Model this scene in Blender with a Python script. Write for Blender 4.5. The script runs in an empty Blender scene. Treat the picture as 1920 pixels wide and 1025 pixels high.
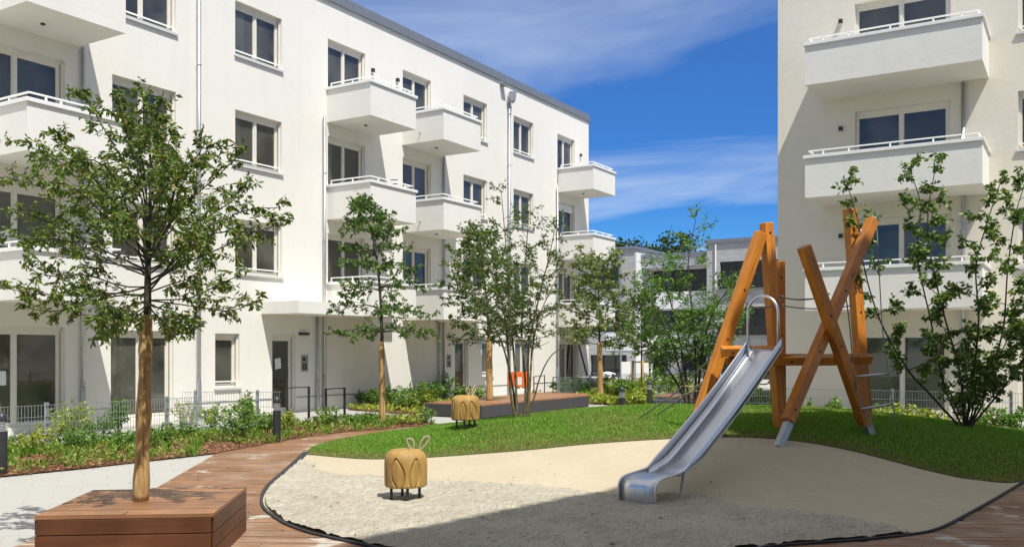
import bpy, bmesh, math, random
import numpy as np
from mathutils import Vector, Matrix
from mathutils.geometry import delaunay_2d_cdt
from math import radians as R, sin, cos, pi, sqrt, atan2

random.seed(7); rng = np.random.default_rng(7)
sc = bpy.context.scene
col = sc.collection
# ------------------------------------------------------------------ camera
F, HZ, EYE = 1745.0, 657.0, 1.75          # focal length and horizon in photo pixels, eye height in metres
FW = (0.8527, 0.5224); RG = (0.5224, -0.8527)
cam_d = bpy.data.cameras.new('camera'); cam = bpy.data.objects.new('camera', cam_d); col.objects.link(cam)
cam.location = (0, 0, EYE); cam.rotation_euler = (R(90), 0, -atan2(FW[0], FW[1]))
cam_d.sensor_width = 36; cam_d.lens = 36*F/1920; cam_d.shift_y = (HZ-512.5)/1920
cam_d.clip_start = 0.05; cam_d.clip_end = 3000
sc.camera = cam
# ------------------------------------------------------------------ light
SUN = Vector((-.93, -1.68, 3.61)).normalized()
w = bpy.data.worlds.new('World'); sc.world = w; w.use_nodes = True
nt = w.node_tree; nt.nodes.clear()
def wn(t, **k):
    n = nt.nodes.new(t)
    for a, b in k.items(): setattr(n, a, b)
    return n
wo = wn('ShaderNodeOutputWorld'); bg = wn('ShaderNodeBackground')
sky = wn('ShaderNodeTexSky', sky_type='NISHITA', sun_disc=False, sun_elevation=math.asin(SUN.z), sun_rotation=atan2(SUN.x, SUN.y), altitude=500, air_density=1.0, dust_density=0.3, ozone_density=3.0)
hs = wn('ShaderNodeHueSaturation'); hs.inputs['Saturation'].default_value = 1.1; hs.inputs['Value'].default_value = 1.0
nt.links.new(sky.outputs[0], hs.inputs['Color'])
tc = wn('ShaderNodeTexCoord')
sep = wn('ShaderNodeSeparateXYZ'); nt.links.new(tc.outputs['Generated'], sep.inputs[0])
def wmath(op, a, b=None, clamp=False):
    n = wn('ShaderNodeMath', operation=op, use_clamp=clamp)
    for i, v in enumerate((a, b)):
        if v is None: continue
        if isinstance(v, (int, float)): n.inputs[i].default_value = v
        else: nt.links.new(v, n.inputs[i])
    return n.outputs[0]
# project the direction on a cloud layer far above
zz = wmath('ADD', wmath('MAXIMUM', sep.outputs[2], 0.0), 0.12)
cx_ = wmath('DIVIDE', sep.outputs[0], zz); cy_ = wmath('DIVIDE', sep.outputs[1], zz)
cmb = wn('ShaderNodeCombineXYZ'); nt.links.new(cx_, cmb.inputs[0]); nt.links.new(cy_, cmb.inputs[1])
mp = wn('ShaderNodeMapping'); mp.inputs['Rotation'].default_value = (0, 0, R(20)); mp.inputs['Scale'].default_value = (0.9, 0.42, 1); mp.inputs['Location'].default_value = (0.9, 0.35, 0)
nt.links.new(cmb.outputs[0], mp.inputs[0])
n1 = wn('ShaderNodeTexNoise'); n1.inputs['Scale'].default_value = 1.1; n1.inputs['Detail'].default_value = 8; n1.inputs['Roughness'].default_value = 0.56; n1.inputs['Distortion'].default_value = 0.9
nt.links.new(mp.outputs[0], n1.inputs['Vector'])
rp = wn('ShaderNodeValToRGB'); rp.color_ramp.elements[0].position = 0.45; rp.color_ramp.elements[1].position = 0.70
rp.color_ramp.elements[0].color = (0, 0, 0, 1); rp.color_ramp.elements[1].color = (0.43, 0.43, 0.43, 1)
nt.links.new(n1.outputs[0], rp.inputs[0])
gr = wn('ShaderNodeValToRGB'); gr.color_ramp.elements[0].position = 0.02; gr.color_ramp.elements[0].color = (0.25, 0.56, 0.86, 1)
gr.color_ramp.elements[1].position = 0.75; gr.color_ramp.elements[1].color = (1, 1, 1, 1)
e_ = gr.color_ramp.elements.new(0.16); e_.color = (0.19, 0.46, 0.80, 1); e_ = gr.color_ramp.elements.new(0.34); e_.color = (0.30, 0.53, 0.84, 1)
nt.links.new(sep.outputs[2], gr.inputs[0])
gm = wn('ShaderNodeMix', data_type='RGBA', blend_type='MULTIPLY'); gm.inputs[0].default_value = 1
nt.links.new(hs.outputs[0], gm.inputs[6]); nt.links.new(gr.outputs[0], gm.inputs[7])
cm = wn('ShaderNodeMix', data_type='RGBA'); nt.links.new(rp.outputs[0], cm.inputs[0]); nt.links.new(gm.outputs[2], cm.inputs[6])
cm.inputs[7].default_value = (5.6, 6.1, 6.6, 1)
# thin cirrus-like veil added overhead, mostly above the view, to warm the skylight
vr = wn('ShaderNodeMapRange'); vr.inputs[1].default_value = .33; vr.inputs[2].default_value = .75; vr.inputs[3].default_value = 0; vr.inputs[4].default_value = .62
nt.links.new(sep.outputs[2], vr.inputs[0]); vm = wn('ShaderNodeMix', data_type='RGBA'); nt.links.new(vr.outputs[0], vm.inputs[0]); nt.links.new(cm.outputs[2], vm.inputs[6]); vm.inputs[7].default_value = (5.2, 5.0, 4.7, 1)
nt.links.new(vm.outputs[2], bg.inputs[0]); bg.inputs[1].default_value = 0.118
nt.links.new(bg.outputs[0], wo.inputs[0])
sl = bpy.data.lights.new('sun', 'SUN'); sl.energy = 4.5; sl.angle = R(0.5); sl.color = (1.0, 0.97, 0.915)
so = bpy.data.objects.new('sun', sl); col.objects.link(so); so.rotation_euler = SUN.to_track_quat('Z', 'Y').to_euler(); so.location = (-10, -20, 40)
sc.view_settings.view_transform = 'Standard'; sc.view_settings.look = 'None'; sc.view_settings.exposure = 0.42; sc.view_settings.gamma = 1
sc.cycles.max_bounces = 7; sc.cycles.transparent_max_bounces = 8

# ------------------------------------------------------------------ helpers
def W(px, d, z=0.0):
    r = (px-960)/F*d
    return Vector((FW[0]*d+RG[0]*r, FW[1]*d+RG[1]*r, z))
def G(px, py, z=0.0): return W(px, F*(EYE-z)/(py-HZ), z)
def Q(px, py, d): return W(px, d, EYE-(py-HZ)*d/F)
def tag(o, label=None, cat=None, group=None, kind=None):
    if label: o['label'] = label
    if cat: o['category'] = cat
    if group: o['group'] = group
    if kind: o['kind'] = kind
    return o
def empty(name, loc=(0, 0, 0), rz=0, label=None, cat=None, group=None):
    o = bpy.data.objects.new(name, None); col.objects.link(o); o.location = loc; o.rotation_euler = (0, 0, rz)
    o.empty_display_size = .2
    return tag(o, label, cat, group)
class MB:
    def __init__(s): s.v = []; s.f = []; s.mi = []; s.cur = 0
    def quad(s, *p):
        b = len(s.v); s.v += [tuple(x) for x in p]; s.f.append(tuple(range(b, b+len(p)))); s.mi.append(s.cur); return s
    def box(s, x0, x1, y0, y1, z0, z1):
        b = len(s.v)
        s.v += [(x, y, z) for z in (z0, z1) for y in (y0, y1) for x in (x0, x1)]
        for f in ((0, 2, 3, 1), (4, 5, 7, 6), (0, 1, 5, 4), (2, 6, 7, 3), (0, 4, 6, 2), (1, 3, 7, 5)):
            s.f.append(tuple(b+i for i in f)); s.mi.append(s.cur)
        return s
    def bar(s, a, b, w, h=None, up=(0, 0, 1)):
        a, b = Vector(a), Vector(b); h = h or w; t = (b-a).normalized(); up = Vector(up)
        if abs(t.dot(up)) > .98: up = Vector((1, 0, 0))
        x = t.cross(up).normalized(); y = x.cross(t).normalized(); k = len(s.v)
        for c in (a, b):
            for i, j in ((-1, -1), (1, -1), (1, 1), (-1, 1)): s.v.append(tuple(c+x*w/2*i+y*h/2*j))
        for f in ((0, 1, 2, 3), (7, 6, 5, 4), (0, 4, 5, 1), (1, 5, 6, 2), (2, 6, 7, 3), (3, 7, 4, 0)):
            s.f.append(tuple(k+i for i in f)); s.mi.append(s.cur)
        return s
    def tube(s, pts, r, n=8, cap=True):
        pts = [Vector(p) for p in pts]; rr = r if isinstance(r, (list, tuple)) else [r]*len(pts)
        k = len(s.v); up = Vector((0, 0, 1)); x = None
        for i, p in enumerate(pts):
            t = (pts[min(i+1, len(pts)-1)]-pts[max(i-1, 0)]).normalized()
            if x is None: x = t.cross(up if abs(t.z) < .95 else Vector((1, 0, 0))).normalized()
            x = (x-t*x.dot(t)).normalized(); y = t.cross(x)
            for j in range(n):
                a = 2*pi*j/n; s.v.append(tuple(p+(x*cos(a)+y*sin(a))*rr[i]))
        for i in range(len(pts)-1):
            for j in range(n):
                s.f.append((k+i*n+j, k+i*n+(j+1) % n, k+(i+1)*n+(j+1) % n, k+(i+1)*n+j)); s.mi.append(s.cur)
        if cap:
            s.f.append(tuple(k+j for j in range(n))[::-1]); s.mi.append(s.cur)
            s.f.append(tuple(k+(len(pts)-1)*n+j for j in range(n))); s.mi.append(s.cur)
        return s
    def lathe(s, prof, c=(0, 0, 0), n=24):
        k = len(s.v)
        for r, z in prof:
            for j in range(n):
                a = 2*pi*j/n; s.v.append((c[0]+r*cos(a), c[1]+r*sin(a), c[2]+z))
        for i in range(len(prof)-1):
            for j in range(n):
                s.f.append((k+i*n+j, k+i*n+(j+1) % n, k+(i+1)*n+(j+1) % n, k+(i+1)*n+j)); s.mi.append(s.cur)
        s.f.append(tuple(k+j for j in range(n))[::-1]); s.mi.append(s.cur)
        s.f.append(tuple(k+(len(prof)-1)*n+j for j in range(n))); s.mi.append(s.cur)
        return s
    def build(s, name, mat, parent=None, smooth=False, bevel=0, solid=0, inv=False):
        me = bpy.data.meshes.new(name)
        if inv and parent is not None:
            M = parent_world(parent).inverted(); vs = [tuple(M @ Vector(p)) for p in s.v]
        else: vs = s.v
        me.from_pydata(vs, [], s.f)
        for m in (mat if isinstance(mat, (list, tuple)) else [mat]): me.materials.append(m)
        if max(s.mi, default=0) > 0: me.polygons.foreach_set('material_index', s.mi)
        if smooth: me.polygons.foreach_set('use_smooth', [True]*len(me.polygons))
        me.update()
        o = bpy.data.objects.new(name, me); col.objects.link(o)
        if parent is not None: o.parent = parent
        if solid:
            m = o.modifiers.new('solid', 'SOLIDIFY'); m.thickness = solid; m.offset = -1
        if bevel:
            m = o.modifiers.new('bevel', 'BEVEL'); m.width = bevel; m.segments = 2; m.limit_method = 'ANGLE'; m.angle_limit = R(40)
        return o
def parent_world(o):
    M = Matrix.Translation(o.location) @ o.rotation_euler.to_matrix().to_4x4()
    return parent_world(o.parent) @ M if o.parent else M
def np_mesh(name, verts, faces_flat, sizes, mats, parent=None, mi=None, smooth=False):
    me = bpy.data.meshes.new(name); nv = len(verts)
    me.vertices.add(nv); me.vertices.foreach_set('co', np.asarray(verts, dtype=np.float32).ravel())
    me.loops.add(len(faces_flat)); me.loops.foreach_set('vertex_index', np.asarray(faces_flat, dtype=np.int32))
    me.polygons.add(len(sizes)); st = np.concatenate([[0], np.cumsum(sizes)[:-1]]).astype(np.int32)
    me.polygons.foreach_set('loop_start', st); me.polygons.foreach_set('loop_total', np.asarray(sizes, dtype=np.int32))
    for m in mats: me.materials.append(m)
    if mi is not None: me.polygons.foreach_set('material_index', np.asarray(mi, dtype=np.int32))
    if smooth: me.polygons.foreach_set('use_smooth', np.ones(len(sizes), dtype=bool))
    me.update(calc_edges=True)
    o = bpy.data.objects.new(name, me); col.objects.link(o)
    if parent is not None: o.parent = parent
    return o
def copy_tree(o, parent=None):
    c = o.copy(); col.objects.link(c)
    if parent is not None: c.parent = parent
    for ch in list(o.children): copy_tree(ch, c)
    return c

# ------------------------------------------------------------------ materials
class Mat:
    def __init__(s, name, rough=.6, metal=0, spec=.5):
        s.m = bpy.data.materials.new(name); s.m.use_nodes = True; s.t = s.m.node_tree
        s.b = s.t.nodes['Principled BSDF']; s.o = s.t.nodes['Material Output']
        s.b.inputs['Roughness'].default_value = rough; s.b.inputs['Metallic'].default_value = metal
        s.b.inputs['Specular IOR Level'].default_value = spec
        s.co = s.n('ShaderNodeTexCoord').outputs['Object']
    def n(s, t, **k):
        x = s.t.nodes.new(t)
        for a, b in k.items(): setattr(x, a, b)
        return x
    def l(s, a, b): s.t.links.new(a, b)
    def mapping(s, scale=(1, 1, 1), rot=(0, 0, 0), src=None):
        m = s.n('ShaderNodeMapping'); m.inputs['Scale'].default_value = scale; m.inputs['Rotation'].default_value = rot
        s.l(src or s.co, m.inputs[0]); return m.outputs[0]
    def noise(s, scale, detail=4, rough=.55, vec=None, dist=0):
        n = s.n('ShaderNodeTexNoise'); n.inputs['Scale'].default_value = scale; n.inputs['Detail'].default_value = detail
        n.inputs['Roughness'].default_value = rough; n.inputs['Distortion'].default_value = dist
        s.l(vec or s.co, n.inputs['Vector']); return n.outputs[0]
    def ramp(s, fac, stops):
        r = s.n('ShaderNodeValToRGB'); cr = r.color_ramp
        while len(cr.elements) < len(stops): cr.elements.new(.5)
        for e, (p, c) in zip(cr.elements, stops):
            e.position = p; e.color = (*c, 1) if len(c) == 3 else c
        s.l(fac, r.inputs[0]); return r.outputs[0]
    def mix(s, fac, a, b, mode='MIX'):
        m = s.n('ShaderNodeMix', data_type='RGBA', blend_type=mode)
        for i, v in ((0, fac), (6, a), (7, b)):
            if isinstance(v, (int, float)): m.inputs[i].default_value = v
            elif isinstance(v, tuple): m.inputs[i].default_value = (*v, 1)
            else: s.l(v, m.inputs[i])
        return m.outputs[2]
    def math(s, op, a, b=None, clamp=False):
        n = s.n('ShaderNodeMath', operation=op, use_clamp=clamp)
        for i, v in enumerate((a, b)):
            if v is None: continue
            if isinstance(v, (int, float)): n.inputs[i].default_value = v
            else: s.l(v, n.inputs[i])
        return n.outputs[0]
    def color(s, c):
        if isinstance(c, tuple): s.b.inputs['Base Color'].default_value = (*c, 1)
        else: s.l(c, s.b.inputs['Base Color'])
        return s
    def bump(s, h, strength=.3, dist=.01):
        b = s.n('ShaderNodeBump'); b.inputs['Strength'].default_value = strength; b.inputs['Distance'].default_value = dist
        s.l(h, b.inputs['Height']); s.l(b.outputs[0], s.b.inputs['Normal']); return s
    def island(s): return s.n('ShaderNodeNewGeometry').outputs['Random Per Island']

def mk_stucco(name, c):
    m = Mat(name, .9, 0, .2)
    a = m.noise(.55, 5, .6); a2 = m.noise(9, 3)
    streak = m.noise(1.0, 4, .6, m.mapping((2.2, 2.2, .18)))
    cc = m.mix(m.ramp(a, [(.3, (0, 0, 0)), (.75, (1, 1, 1))]), tuple(x*.94 for x in c), c)
    cc = m.mix(m.ramp(streak, [(.5, (0, 0, 0)), (.8, (.5, .5, .5))]), cc, tuple(x*.88 for x in c))
    cc = m.mix(m.math('MULTIPLY', a2, .10), cc, tuple(x*.8 for x in c))
    m.color(cc); m.bump(m.math('ADD', m.noise(70, 3, .7), m.math('MULTIPLY', m.noise(6, 4, .7), 2.0)), .45, .006); return m.m
STUCCO = mk_stucco('white_render', (.80, .77, .705))
STUCCO_BALC = mk_stucco('balcony_render', (.79, .775, .72))
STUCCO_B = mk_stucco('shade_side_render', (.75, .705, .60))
def plain(name, c, rough=.5, metal=0, var=.12, sc_=6, bump=0, spec=.5):
    m = Mat(name, rough, metal, spec)
    f = m.ramp(m.noise(sc_, 5, .6), [(.25, (0, 0, 0)), (.8, (1, 1, 1))])
    m.color(m.mix(f, tuple(x*(1-var) for x in c), tuple(min(1, x*(1+var*.5)) for x in c)))
    if bump: m.bump(m.noise(sc_*12, 3), bump, .004)
    return m.m
WHITE_METAL = plain('white_metal', (.82, .82, .79), .35, 0, .04)
FRAME = plain('window_frame_plastic', (.74, .70, .61), .4, 0, .05)
SILL = plain('sill_aluminium', (.72, .72, .70), .35, .2, .05)
ROOFCAP = plain('roof_flashing', (.30, .31, .32), .45, .6, .15)
ZINC = plain('zinc_pipe', (.50, .52, .53), .4, .75, .22, 5)
GALV = plain('galvanised_steel', (.42, .46, .48), .45, .6, .2, 14)
DARK = plain('anthracite_steel', (.035, .036, .042), .42, .2, .2)
STEEL_DARK = plain('dark_steel', (.06, .06, .065), .45, .5, .2)
PANEL = plain('grey_fibre_panel', (.05, .048, .05), .7, 0, .15, 3, .15)
PAPER = plain('paper', (.72, .78, .74), .8, 0, .06)
BLACK = plain('black_plastic', (.02, .02, .022), .4)
ORANGE = plain('orange_sheet', (.82, .16, .03), .5, 0, .15)
INTER = plain('intercom_steel', (.36, .35, .33), .35, .6, .1)
ROPE = plain('rope_tan', (.42, .33, .22), .9, 0, .3, 60, .5)
ROPE_G = plain('rope_grey', (.22, .2, .18), .9, 0, .3, 60, .5)
WHITE_P = plain('white_paint', (.78, .78, .77), .6, 0, .06)
CURB = plain('black_rubber_edge', (.028, .028, .032), .8, 0, .4, 20, .4)
def mk_glass(name, c, seed, coat=.5):
    m = Mat(name, .04, 0, .6 if coat else .4)
    v = m.noise(1.1, 3, .5, m.mapping((1, 1, .8), (0, 0, seed)))
    m.color(m.mix(m.ramp(v, [(.35, (0, 0, 0)), (.7, (1, 1, 1))]), tuple(x*.55 for x in c), c))
    m.b.inputs['Coat Weight'].default_value = coat; m.b.inputs['Coat Roughness'].default_value = .02
    m.bump(m.noise(1.3, 2), .02, .02)
    return m.m
GLASS = mk_glass('window_glass', (.052, .054, .044), 0)
GLASS_G = mk_glass('green_glass', (.045, .065, .048), 1, 0)
GLASS_D = mk_glass('dark_glass', (.02, .021, .022), 2)
def mk_clear(name, tint, refl=1.0):
    m = Mat(name, .02); fr = m.n('ShaderNodeFresnel'); fr.inputs[0].default_value = 1.68
    tr = m.n('ShaderNodeBsdfTransparent'); tr.inputs[0].default_value = (*tint, 1)
    gs = m.n('ShaderNodeBsdfGlossy'); gs.inputs[0].default_value = (.92*refl, .95*refl, .98*refl, 1); gs.inputs[1].default_value = .015
    bp = m.n('ShaderNodeBump'); bp.inputs['Strength'].default_value = .03; bp.inputs['Distance'].default_value = .02; m.l(m.noise(1.2, 2), bp.inputs['Height']); m.l(bp.outputs[0], gs.inputs['Normal'])
    mx = m.n('ShaderNodeMixShader'); df = m.n('ShaderNodeBsdfDiffuse'); df.inputs[0].default_value = (.40, .39, .32, 1); md = m.n('ShaderNodeMixShader'); m.l(m.ramp(m.noise(.8, 4, .6), [(.35, (.06, .06, .06)), (.65, (.24, .24, .24))]), md.inputs[0]); m.l(tr.outputs[0], md.inputs[1]); m.l(df.outputs[0], md.inputs[2])
    m.l(fr.outputs[0], mx.inputs[0]); m.l(md.outputs[0], mx.inputs[1]); m.l(gs.outputs[0], mx.inputs[2]); m.l(mx.outputs[0], m.o.inputs[0]); return m.m
GLASS_C = mk_clear('clear_window_glass', (.80, .84, .76)); GLASS_C2 = mk_clear('tinted_window_glass', (.64, .74, .64)); GLASS_C3 = mk_clear('grey_window_glass', (.70, .70, .65))
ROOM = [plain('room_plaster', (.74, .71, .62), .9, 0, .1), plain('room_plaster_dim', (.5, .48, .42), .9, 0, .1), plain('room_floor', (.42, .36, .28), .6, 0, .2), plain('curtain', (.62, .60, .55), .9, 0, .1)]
# wood
def mk_wood(name, c1, c2, axis='X', rough=.55, sandy=False, scale=1.0, spec=.4, spread=.6):
    m = Mat(name, rough, 0, spec)
    s = {'X': (1.2, 22, 22), 'Y': (22, 1.2, 22), 'Z': (22, 22, 1.2)}[axis]
    g = m.noise(1.0*scale, 6, .65, m.mapping(s), .6)
    cc = m.mix(m.ramp(g, [(.3, (0, 0, 0)), (.72, (1, 1, 1))]), c1, c2)
    isl = m.island()
    cc = m.mix(m.ramp(isl, [(0, (0, 0, 0)), (1, (spread, spread, spread))]), cc, tuple(x*.62 for x in c1))
    ob = m.n('ShaderNodeObjectInfo').outputs['Random']
    if spread == .25: cc = m.mix(m.ramp(ob, [(0, (0, 0, 0)), (1, (.75, .75, .75))]), cc, tuple(x*.62 for x in c1))
    blot = m.ramp(m.noise(2.1, 5, .6), [(.45, (0, 0, 0)), (.75, (.45, .45, .45))])
    cc = m.mix(blot, cc, tuple(min(1, x*1.35) for x in c2))
    if sandy:
        n = m.noise(.8, 6, .62); n2 = m.noise(1.3, 5, .7, m.mapping((1.3, 14, 1), (0, 0, SANDROT)))
        f = m.math('MULTIPLY', m.ramp(n, [(.46, (0, 0, 0)), (.62, (1, 1, 1))]), m.ramp(n2, [(.42, (0, 0, 0)), (.66, (.8, .8, .8))]))
        cc = m.mix(f, cc, (.46, .41, .33))
        patch = m.ramp(m.noise(1.6, 4, .5), [(.63, (0, 0, 0)), (.66, (.8, .8, .8))])
        cc = m.mix(patch, cc, (.48, .45, .38))
    if spread == .25:
        ck = m.noise(1.0, 3, .5, m.mapping({'X': (.5, 30, 30), 'Y': (30, .5, 30), 'Z': (30, 30, .5)}[axis], (0, 0, 0)), .3)
        cc = m.mix(m.ramp(ck, [(.63, (0, 0, 0)), (.66, (.8, .8, .8))]), cc, (.09, .03, .008))
        kn = m.n('ShaderNodeTexVoronoi'); kn.inputs['Scale'].default_value = 1; m.l(m.mapping((9, 9, 2.6)), kn.inputs['Vector'])
        cc = m.mix(m.ramp(kn.outputs['Distance'], [(.05, (.8, .8, .8)), (.12, (0, 0, 0))]), cc, (.14, .045, .01))
    m.color(cc); m.bump(g, .25, .004); return m.m
SANDROT = 0
BOARD_A = 0.18     # turn of the deck boards against the camera's right
# deck object is rotated so its local X follows the boards
DECK = mk_wood('deck_board_wood', (.17, .082, .038), (.31, .162, .080), 'X', .6, True, spread=.55)
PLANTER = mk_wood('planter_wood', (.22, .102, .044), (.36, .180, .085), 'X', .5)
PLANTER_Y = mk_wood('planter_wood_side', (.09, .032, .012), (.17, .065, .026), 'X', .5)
TIMBER = mk_wood('glazed_timber', (.48, .160, .014), (.64, .245, .034), 'Z', .42, spread=.25)
LOGWOOD = mk_wood('carved_log_wood', (.25, .142, .034), (.45, .285, .085), 'Z', .6, spread=0)
# reed mat / jute trunk wraps
def mk_wrap(name, c1, c2, rot=0.0, s=60):
    m = Mat(name, .85, 0, .2)
    g = m.noise(1, 4, .6, m.mapping((s, s, 2.0), (rot, 0, 0)), .3)
    m.color(m.mix(m.ramp(g, [(.35, (0, 0, 0)), (.65, (1, 1, 1))]), c1, c2)); m.bump(g, .8, .01); return m.m
REED = mk_wrap('reed_mat', (.26, .145, .05), (.56, .38, .17))
JUTE = mk_wrap('jute_wrap', (.26, .15, .06), (.52, .33, .15), .5, 26)
def mk_bark(name, c1, c2):
    m = Mat(name, .9, 0, .2); g = m.noise(1, 6, .7, m.mapping((26, 26, 8)))
    m.color(m.mix(m.ramp(g, [(.35, (0, 0, 0)), (.65, (1, 1, 1))]), c1, c2)); m.bump(g, .7, .01); return m.m
BARK = mk_bark('dark_bark', (.035, .028, .022), (.10, .085, .065))
BARK_L = mk_bark('lichen_bark', (.05, .045, .035), (.20, .165, .08))
def mk_leaf(name, stops, rough=.45, trans=.32):
    m = Mat(name, rough, 0, .45)
    c = m.ramp(m.island(), stops); m.color(c)
    tr = m.n('ShaderNodeBsdfTranslucent'); c2 = m.mix(1.0, c, (1.3, 1.5, .6), 'MULTIPLY'); m.l(c2, tr.inputs[0])
    mx = m.n('ShaderNodeMixShader'); mx.inputs[0].default_value = trans
    m.l(m.b.outputs[0], mx.inputs[1]); m.l(tr.outputs[0], mx.inputs[2]); m.l(mx.outputs[0], m.o.inputs[0]); return m.m
LEAF_CHERRY = mk_leaf('cherry_leaf', [(0, (.06, .105, .022)), (.5, (.12, .185, .034)), (.9, (.22, .27, .05)), (1, (.34, .22, .07))])
LEAF_HORN = mk_leaf('hornbeam_leaf', [(0, (.05, .10, .02)), (.6, (.10, .19, .035)), (1, (.19, .27, .06))])
LEAF_OAK = mk_leaf('oak_leaf', [(0, (.045, .08, .018)), (.6, (.09, .155, .03)), (1, (.20, .25, .06))])
LEAF_DUSTY = mk_leaf('dusty_leaf', [(0, (.085, .125, .03)), (.6, (.17, .23, .06)), (1, (.34, .36, .12))])
LEAF_BRIGHT = mk_leaf('bright_leaf', [(0, (.06, .14, .018)), (.6, (.12, .25, .035)), (1, (.24, .36, .07))])
LEAF_RIGHT = mk_leaf('round_leaf', [(0, (.045, .10, .02)), (.6, (.11, .19, .036)), (1, (.30, .34, .09))])
LEAF_YEL = mk_leaf('lime_leaf', [(0, (.15, .21, .025)), (.5, (.30, .36, .045)), (1, (.50, .50, .10))])
LEAF_SHRUB = mk_leaf('shrub_leaf', [(0, (.08, .16, .025)), (.6, (.16, .28, .045)), (1, (.30, .40, .08))])
LEAF_DARK = mk_leaf('far_tree_leaf', [(0, (.012, .03, .010)), (.6, (.03, .06, .018)), (1, (.06, .09, .03))])
LEAF_COVER = mk_leaf('cover_leaf', [(0, (.09, .16, .025)), (.5, (.20, .28, .05)), (.8, (.34, .36, .09)), (1, (.34, .24, .10))])
GRASS = mk_leaf('grass_blade', [(0, (.09, .22, .016)), (.5, (.17, .36, .034)), (.9, (.27, .47, .06)), (1, (.40, .40, .13))], .6, .3)
GRASS2 = mk_leaf('pale_grass_blade', [(0, (.13, .22, .03)), (.6, (.24, .36, .06)), (1, (.42, .42, .14))], .6, .3)
DRYGRASS = mk_leaf('dry_grass_blade', [(0, (.22, .18, .06)), (.5, (.38, .27, .11)), (1, (.24, .26, .07))], .7, .25)
# ground surfaces
def mk_paving():
    m = Mat('concrete_paving', .85, 0, .2)
    br = m.n('ShaderNodeTexBrick'); br.inputs['Scale'].default_value = 1; br.inputs['Brick Width'].default_value = .6; br.inputs['Row Height'].default_value = .4
    br.inputs['Mortar Size'].default_value = .006; br.inputs['Color1'].default_value = (.385, .375, .345, 1); br.inputs['Color2'].default_value = (.37, .36, .33, 1); br.inputs['Mortar'].default_value = (.31, .30, .27, 1)
    m.l(m.mapping((1, 1, 1), (0, 0, R(35))), br.inputs['Vector'])
    n = m.ramp(m.noise(.7, 6, .65), [(.35, (0, 0, 0)), (.7, (1, 1, 1))])
    m.color(m.mix(m.math('MULTIPLY', n, .35), br.outputs[0], (.33, .32, .29))); m.bump(m.noise(60, 3), .3, .003); return m.m
PAVING = mk_paving()
def mk_sand():
    m = Mat('dry_sand', .95, 0, .1)
    a = m.noise(1.3, 6, .6); b = m.noise(16, 6, .72, None, .6); g = m.noise(150, 2, .8)
    sc_ = m.noise(1, 5, .75, m.mapping((9, 24, 10), (0, 0, R(50))), 1.2)
    cc = m.mix(m.ramp(a, [(.35, (0, 0, 0)), (.65, (1, 1, 1))]), (.50, .455, .36), (.59, .55, .44))
    cc = m.mix(m.ramp(sc_, [(.53, (0, 0, 0)), (.58, (.6, .6, .6))]), cc, (.30, .26, .19))
    cc = m.mix(m.ramp(m.noise(2.6, 5, .6, None, .5), [(.62, (0, 0, 0)), (.72, (.3, .3, .3))]), cc, (.40, .31, .20))
    m.color(cc)
    m.bump(m.math('ADD', m.math('ADD', m.math('MULTIPLY', b, .9), m.math('MULTIPLY', g, .25)), m.math('MULTIPLY', sc_, -1.3)), .9, .035); return m.m
SAND = mk_sand()
def mk_rubber():
    m = Mat('beige_safety_rubber', .92, 0, .15)
    sp = m.noise(220, 2, .9); a = m.noise(.9, 4, .6)
    cc = m.mix(m.ramp(sp, [(.4, (0, 0, 0)), (.62, (1, 1, 1))]), (.38, .32, .215), (.465, .405, .295))
    cc = m.mix(m.ramp(a, [(.4, (0, 0, 0)), (.75, (.3, .3, .3))]), cc, (.53, .46, .33))
    sd = m.math('MULTIPLY', m.ramp(m.noise(1.1, 5, .65), [(.42, (0, 0, 0)), (.62, (1, 1, 1))]), m.ramp(m.noise(9, 5, .75), [(.50, (0, 0, 0)), (.60, (.7, .7, .7))]))
    cc = m.mix(sd, cc, (.47, .435, .34))
    m.color(cc); m.bump(m.math('ADD', sp, m.math('MULTIPLY', sd, 1.5)), .3, .005); return m.m
RUBBER = mk_rubber()
def mk_soil(name, c1, c2, s=40):
    m = Mat(name, .95, 0, .1); g = m.noise(s, 6, .8)
    m.color(m.mix(m.ramp(g, [(.35, (0, 0, 0)), (.65, (1, 1, 1))]), c1, c2)); m.bump(g, .9, .03); return m.m
MULCH = mk_soil('bark_mulch', (.075, .032, .016), (.24, .115, .06), 55)
SOD = mk_soil('sod_soil', (.05, .085, .018), (.12, .16, .04), 30)
GROUND = mk_soil('far_ground', (.30, .29, .25), (.42, .40, .36), 4)
CHIP = mk_leaf('mulch_chip', [(0, (.09, .035, .016)), (.6, (.22, .10, .05)), (1, (.40, .22, .12))], .9, .02)
DARKSUB = plain('deck_underlay', (.02, .015, .012), .9)
def mk_brick():
    m = Mat('grey_clinker', .85, 0, .2)
    br = m.n('ShaderNodeTexBrick'); br.inputs['Scale'].default_value = 1; br.inputs['Brick Width'].default_value = .55; br.inputs['Row Height'].default_value = .085
    br.inputs['Mortar Size'].default_value = .008; br.inputs['Color1'].default_value = (.48, .465, .44, 1); br.inputs['Color2'].default_value = (.34, .33, .315, 1); br.inputs['Mortar'].default_value = (.40, .39, .385, 1)
    br.inputs['Bias'].default_value = -.1
    # object space: wall runs along x (front) or y (side), rows along z
    c = m.n('ShaderNodeSeparateXYZ'); m.l(m.co, c.inputs[0]); k = m.n('ShaderNodeCombineXYZ')
    m.l(m.math('ADD', c.outputs[0], c.outputs[1]), k.inputs[0]); m.l(c.outputs[2], k.inputs[1]); m.l(k.outputs[0], br.inputs['Vector'])
    m.color(m.mix(m.math('MULTIPLY', m.noise(1.5, 5), .3), br.outputs[0], (.52, .51, .50))); m.bump(br.outputs[1], .3, .01); return m.m
BRICK = mk_brick()
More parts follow.
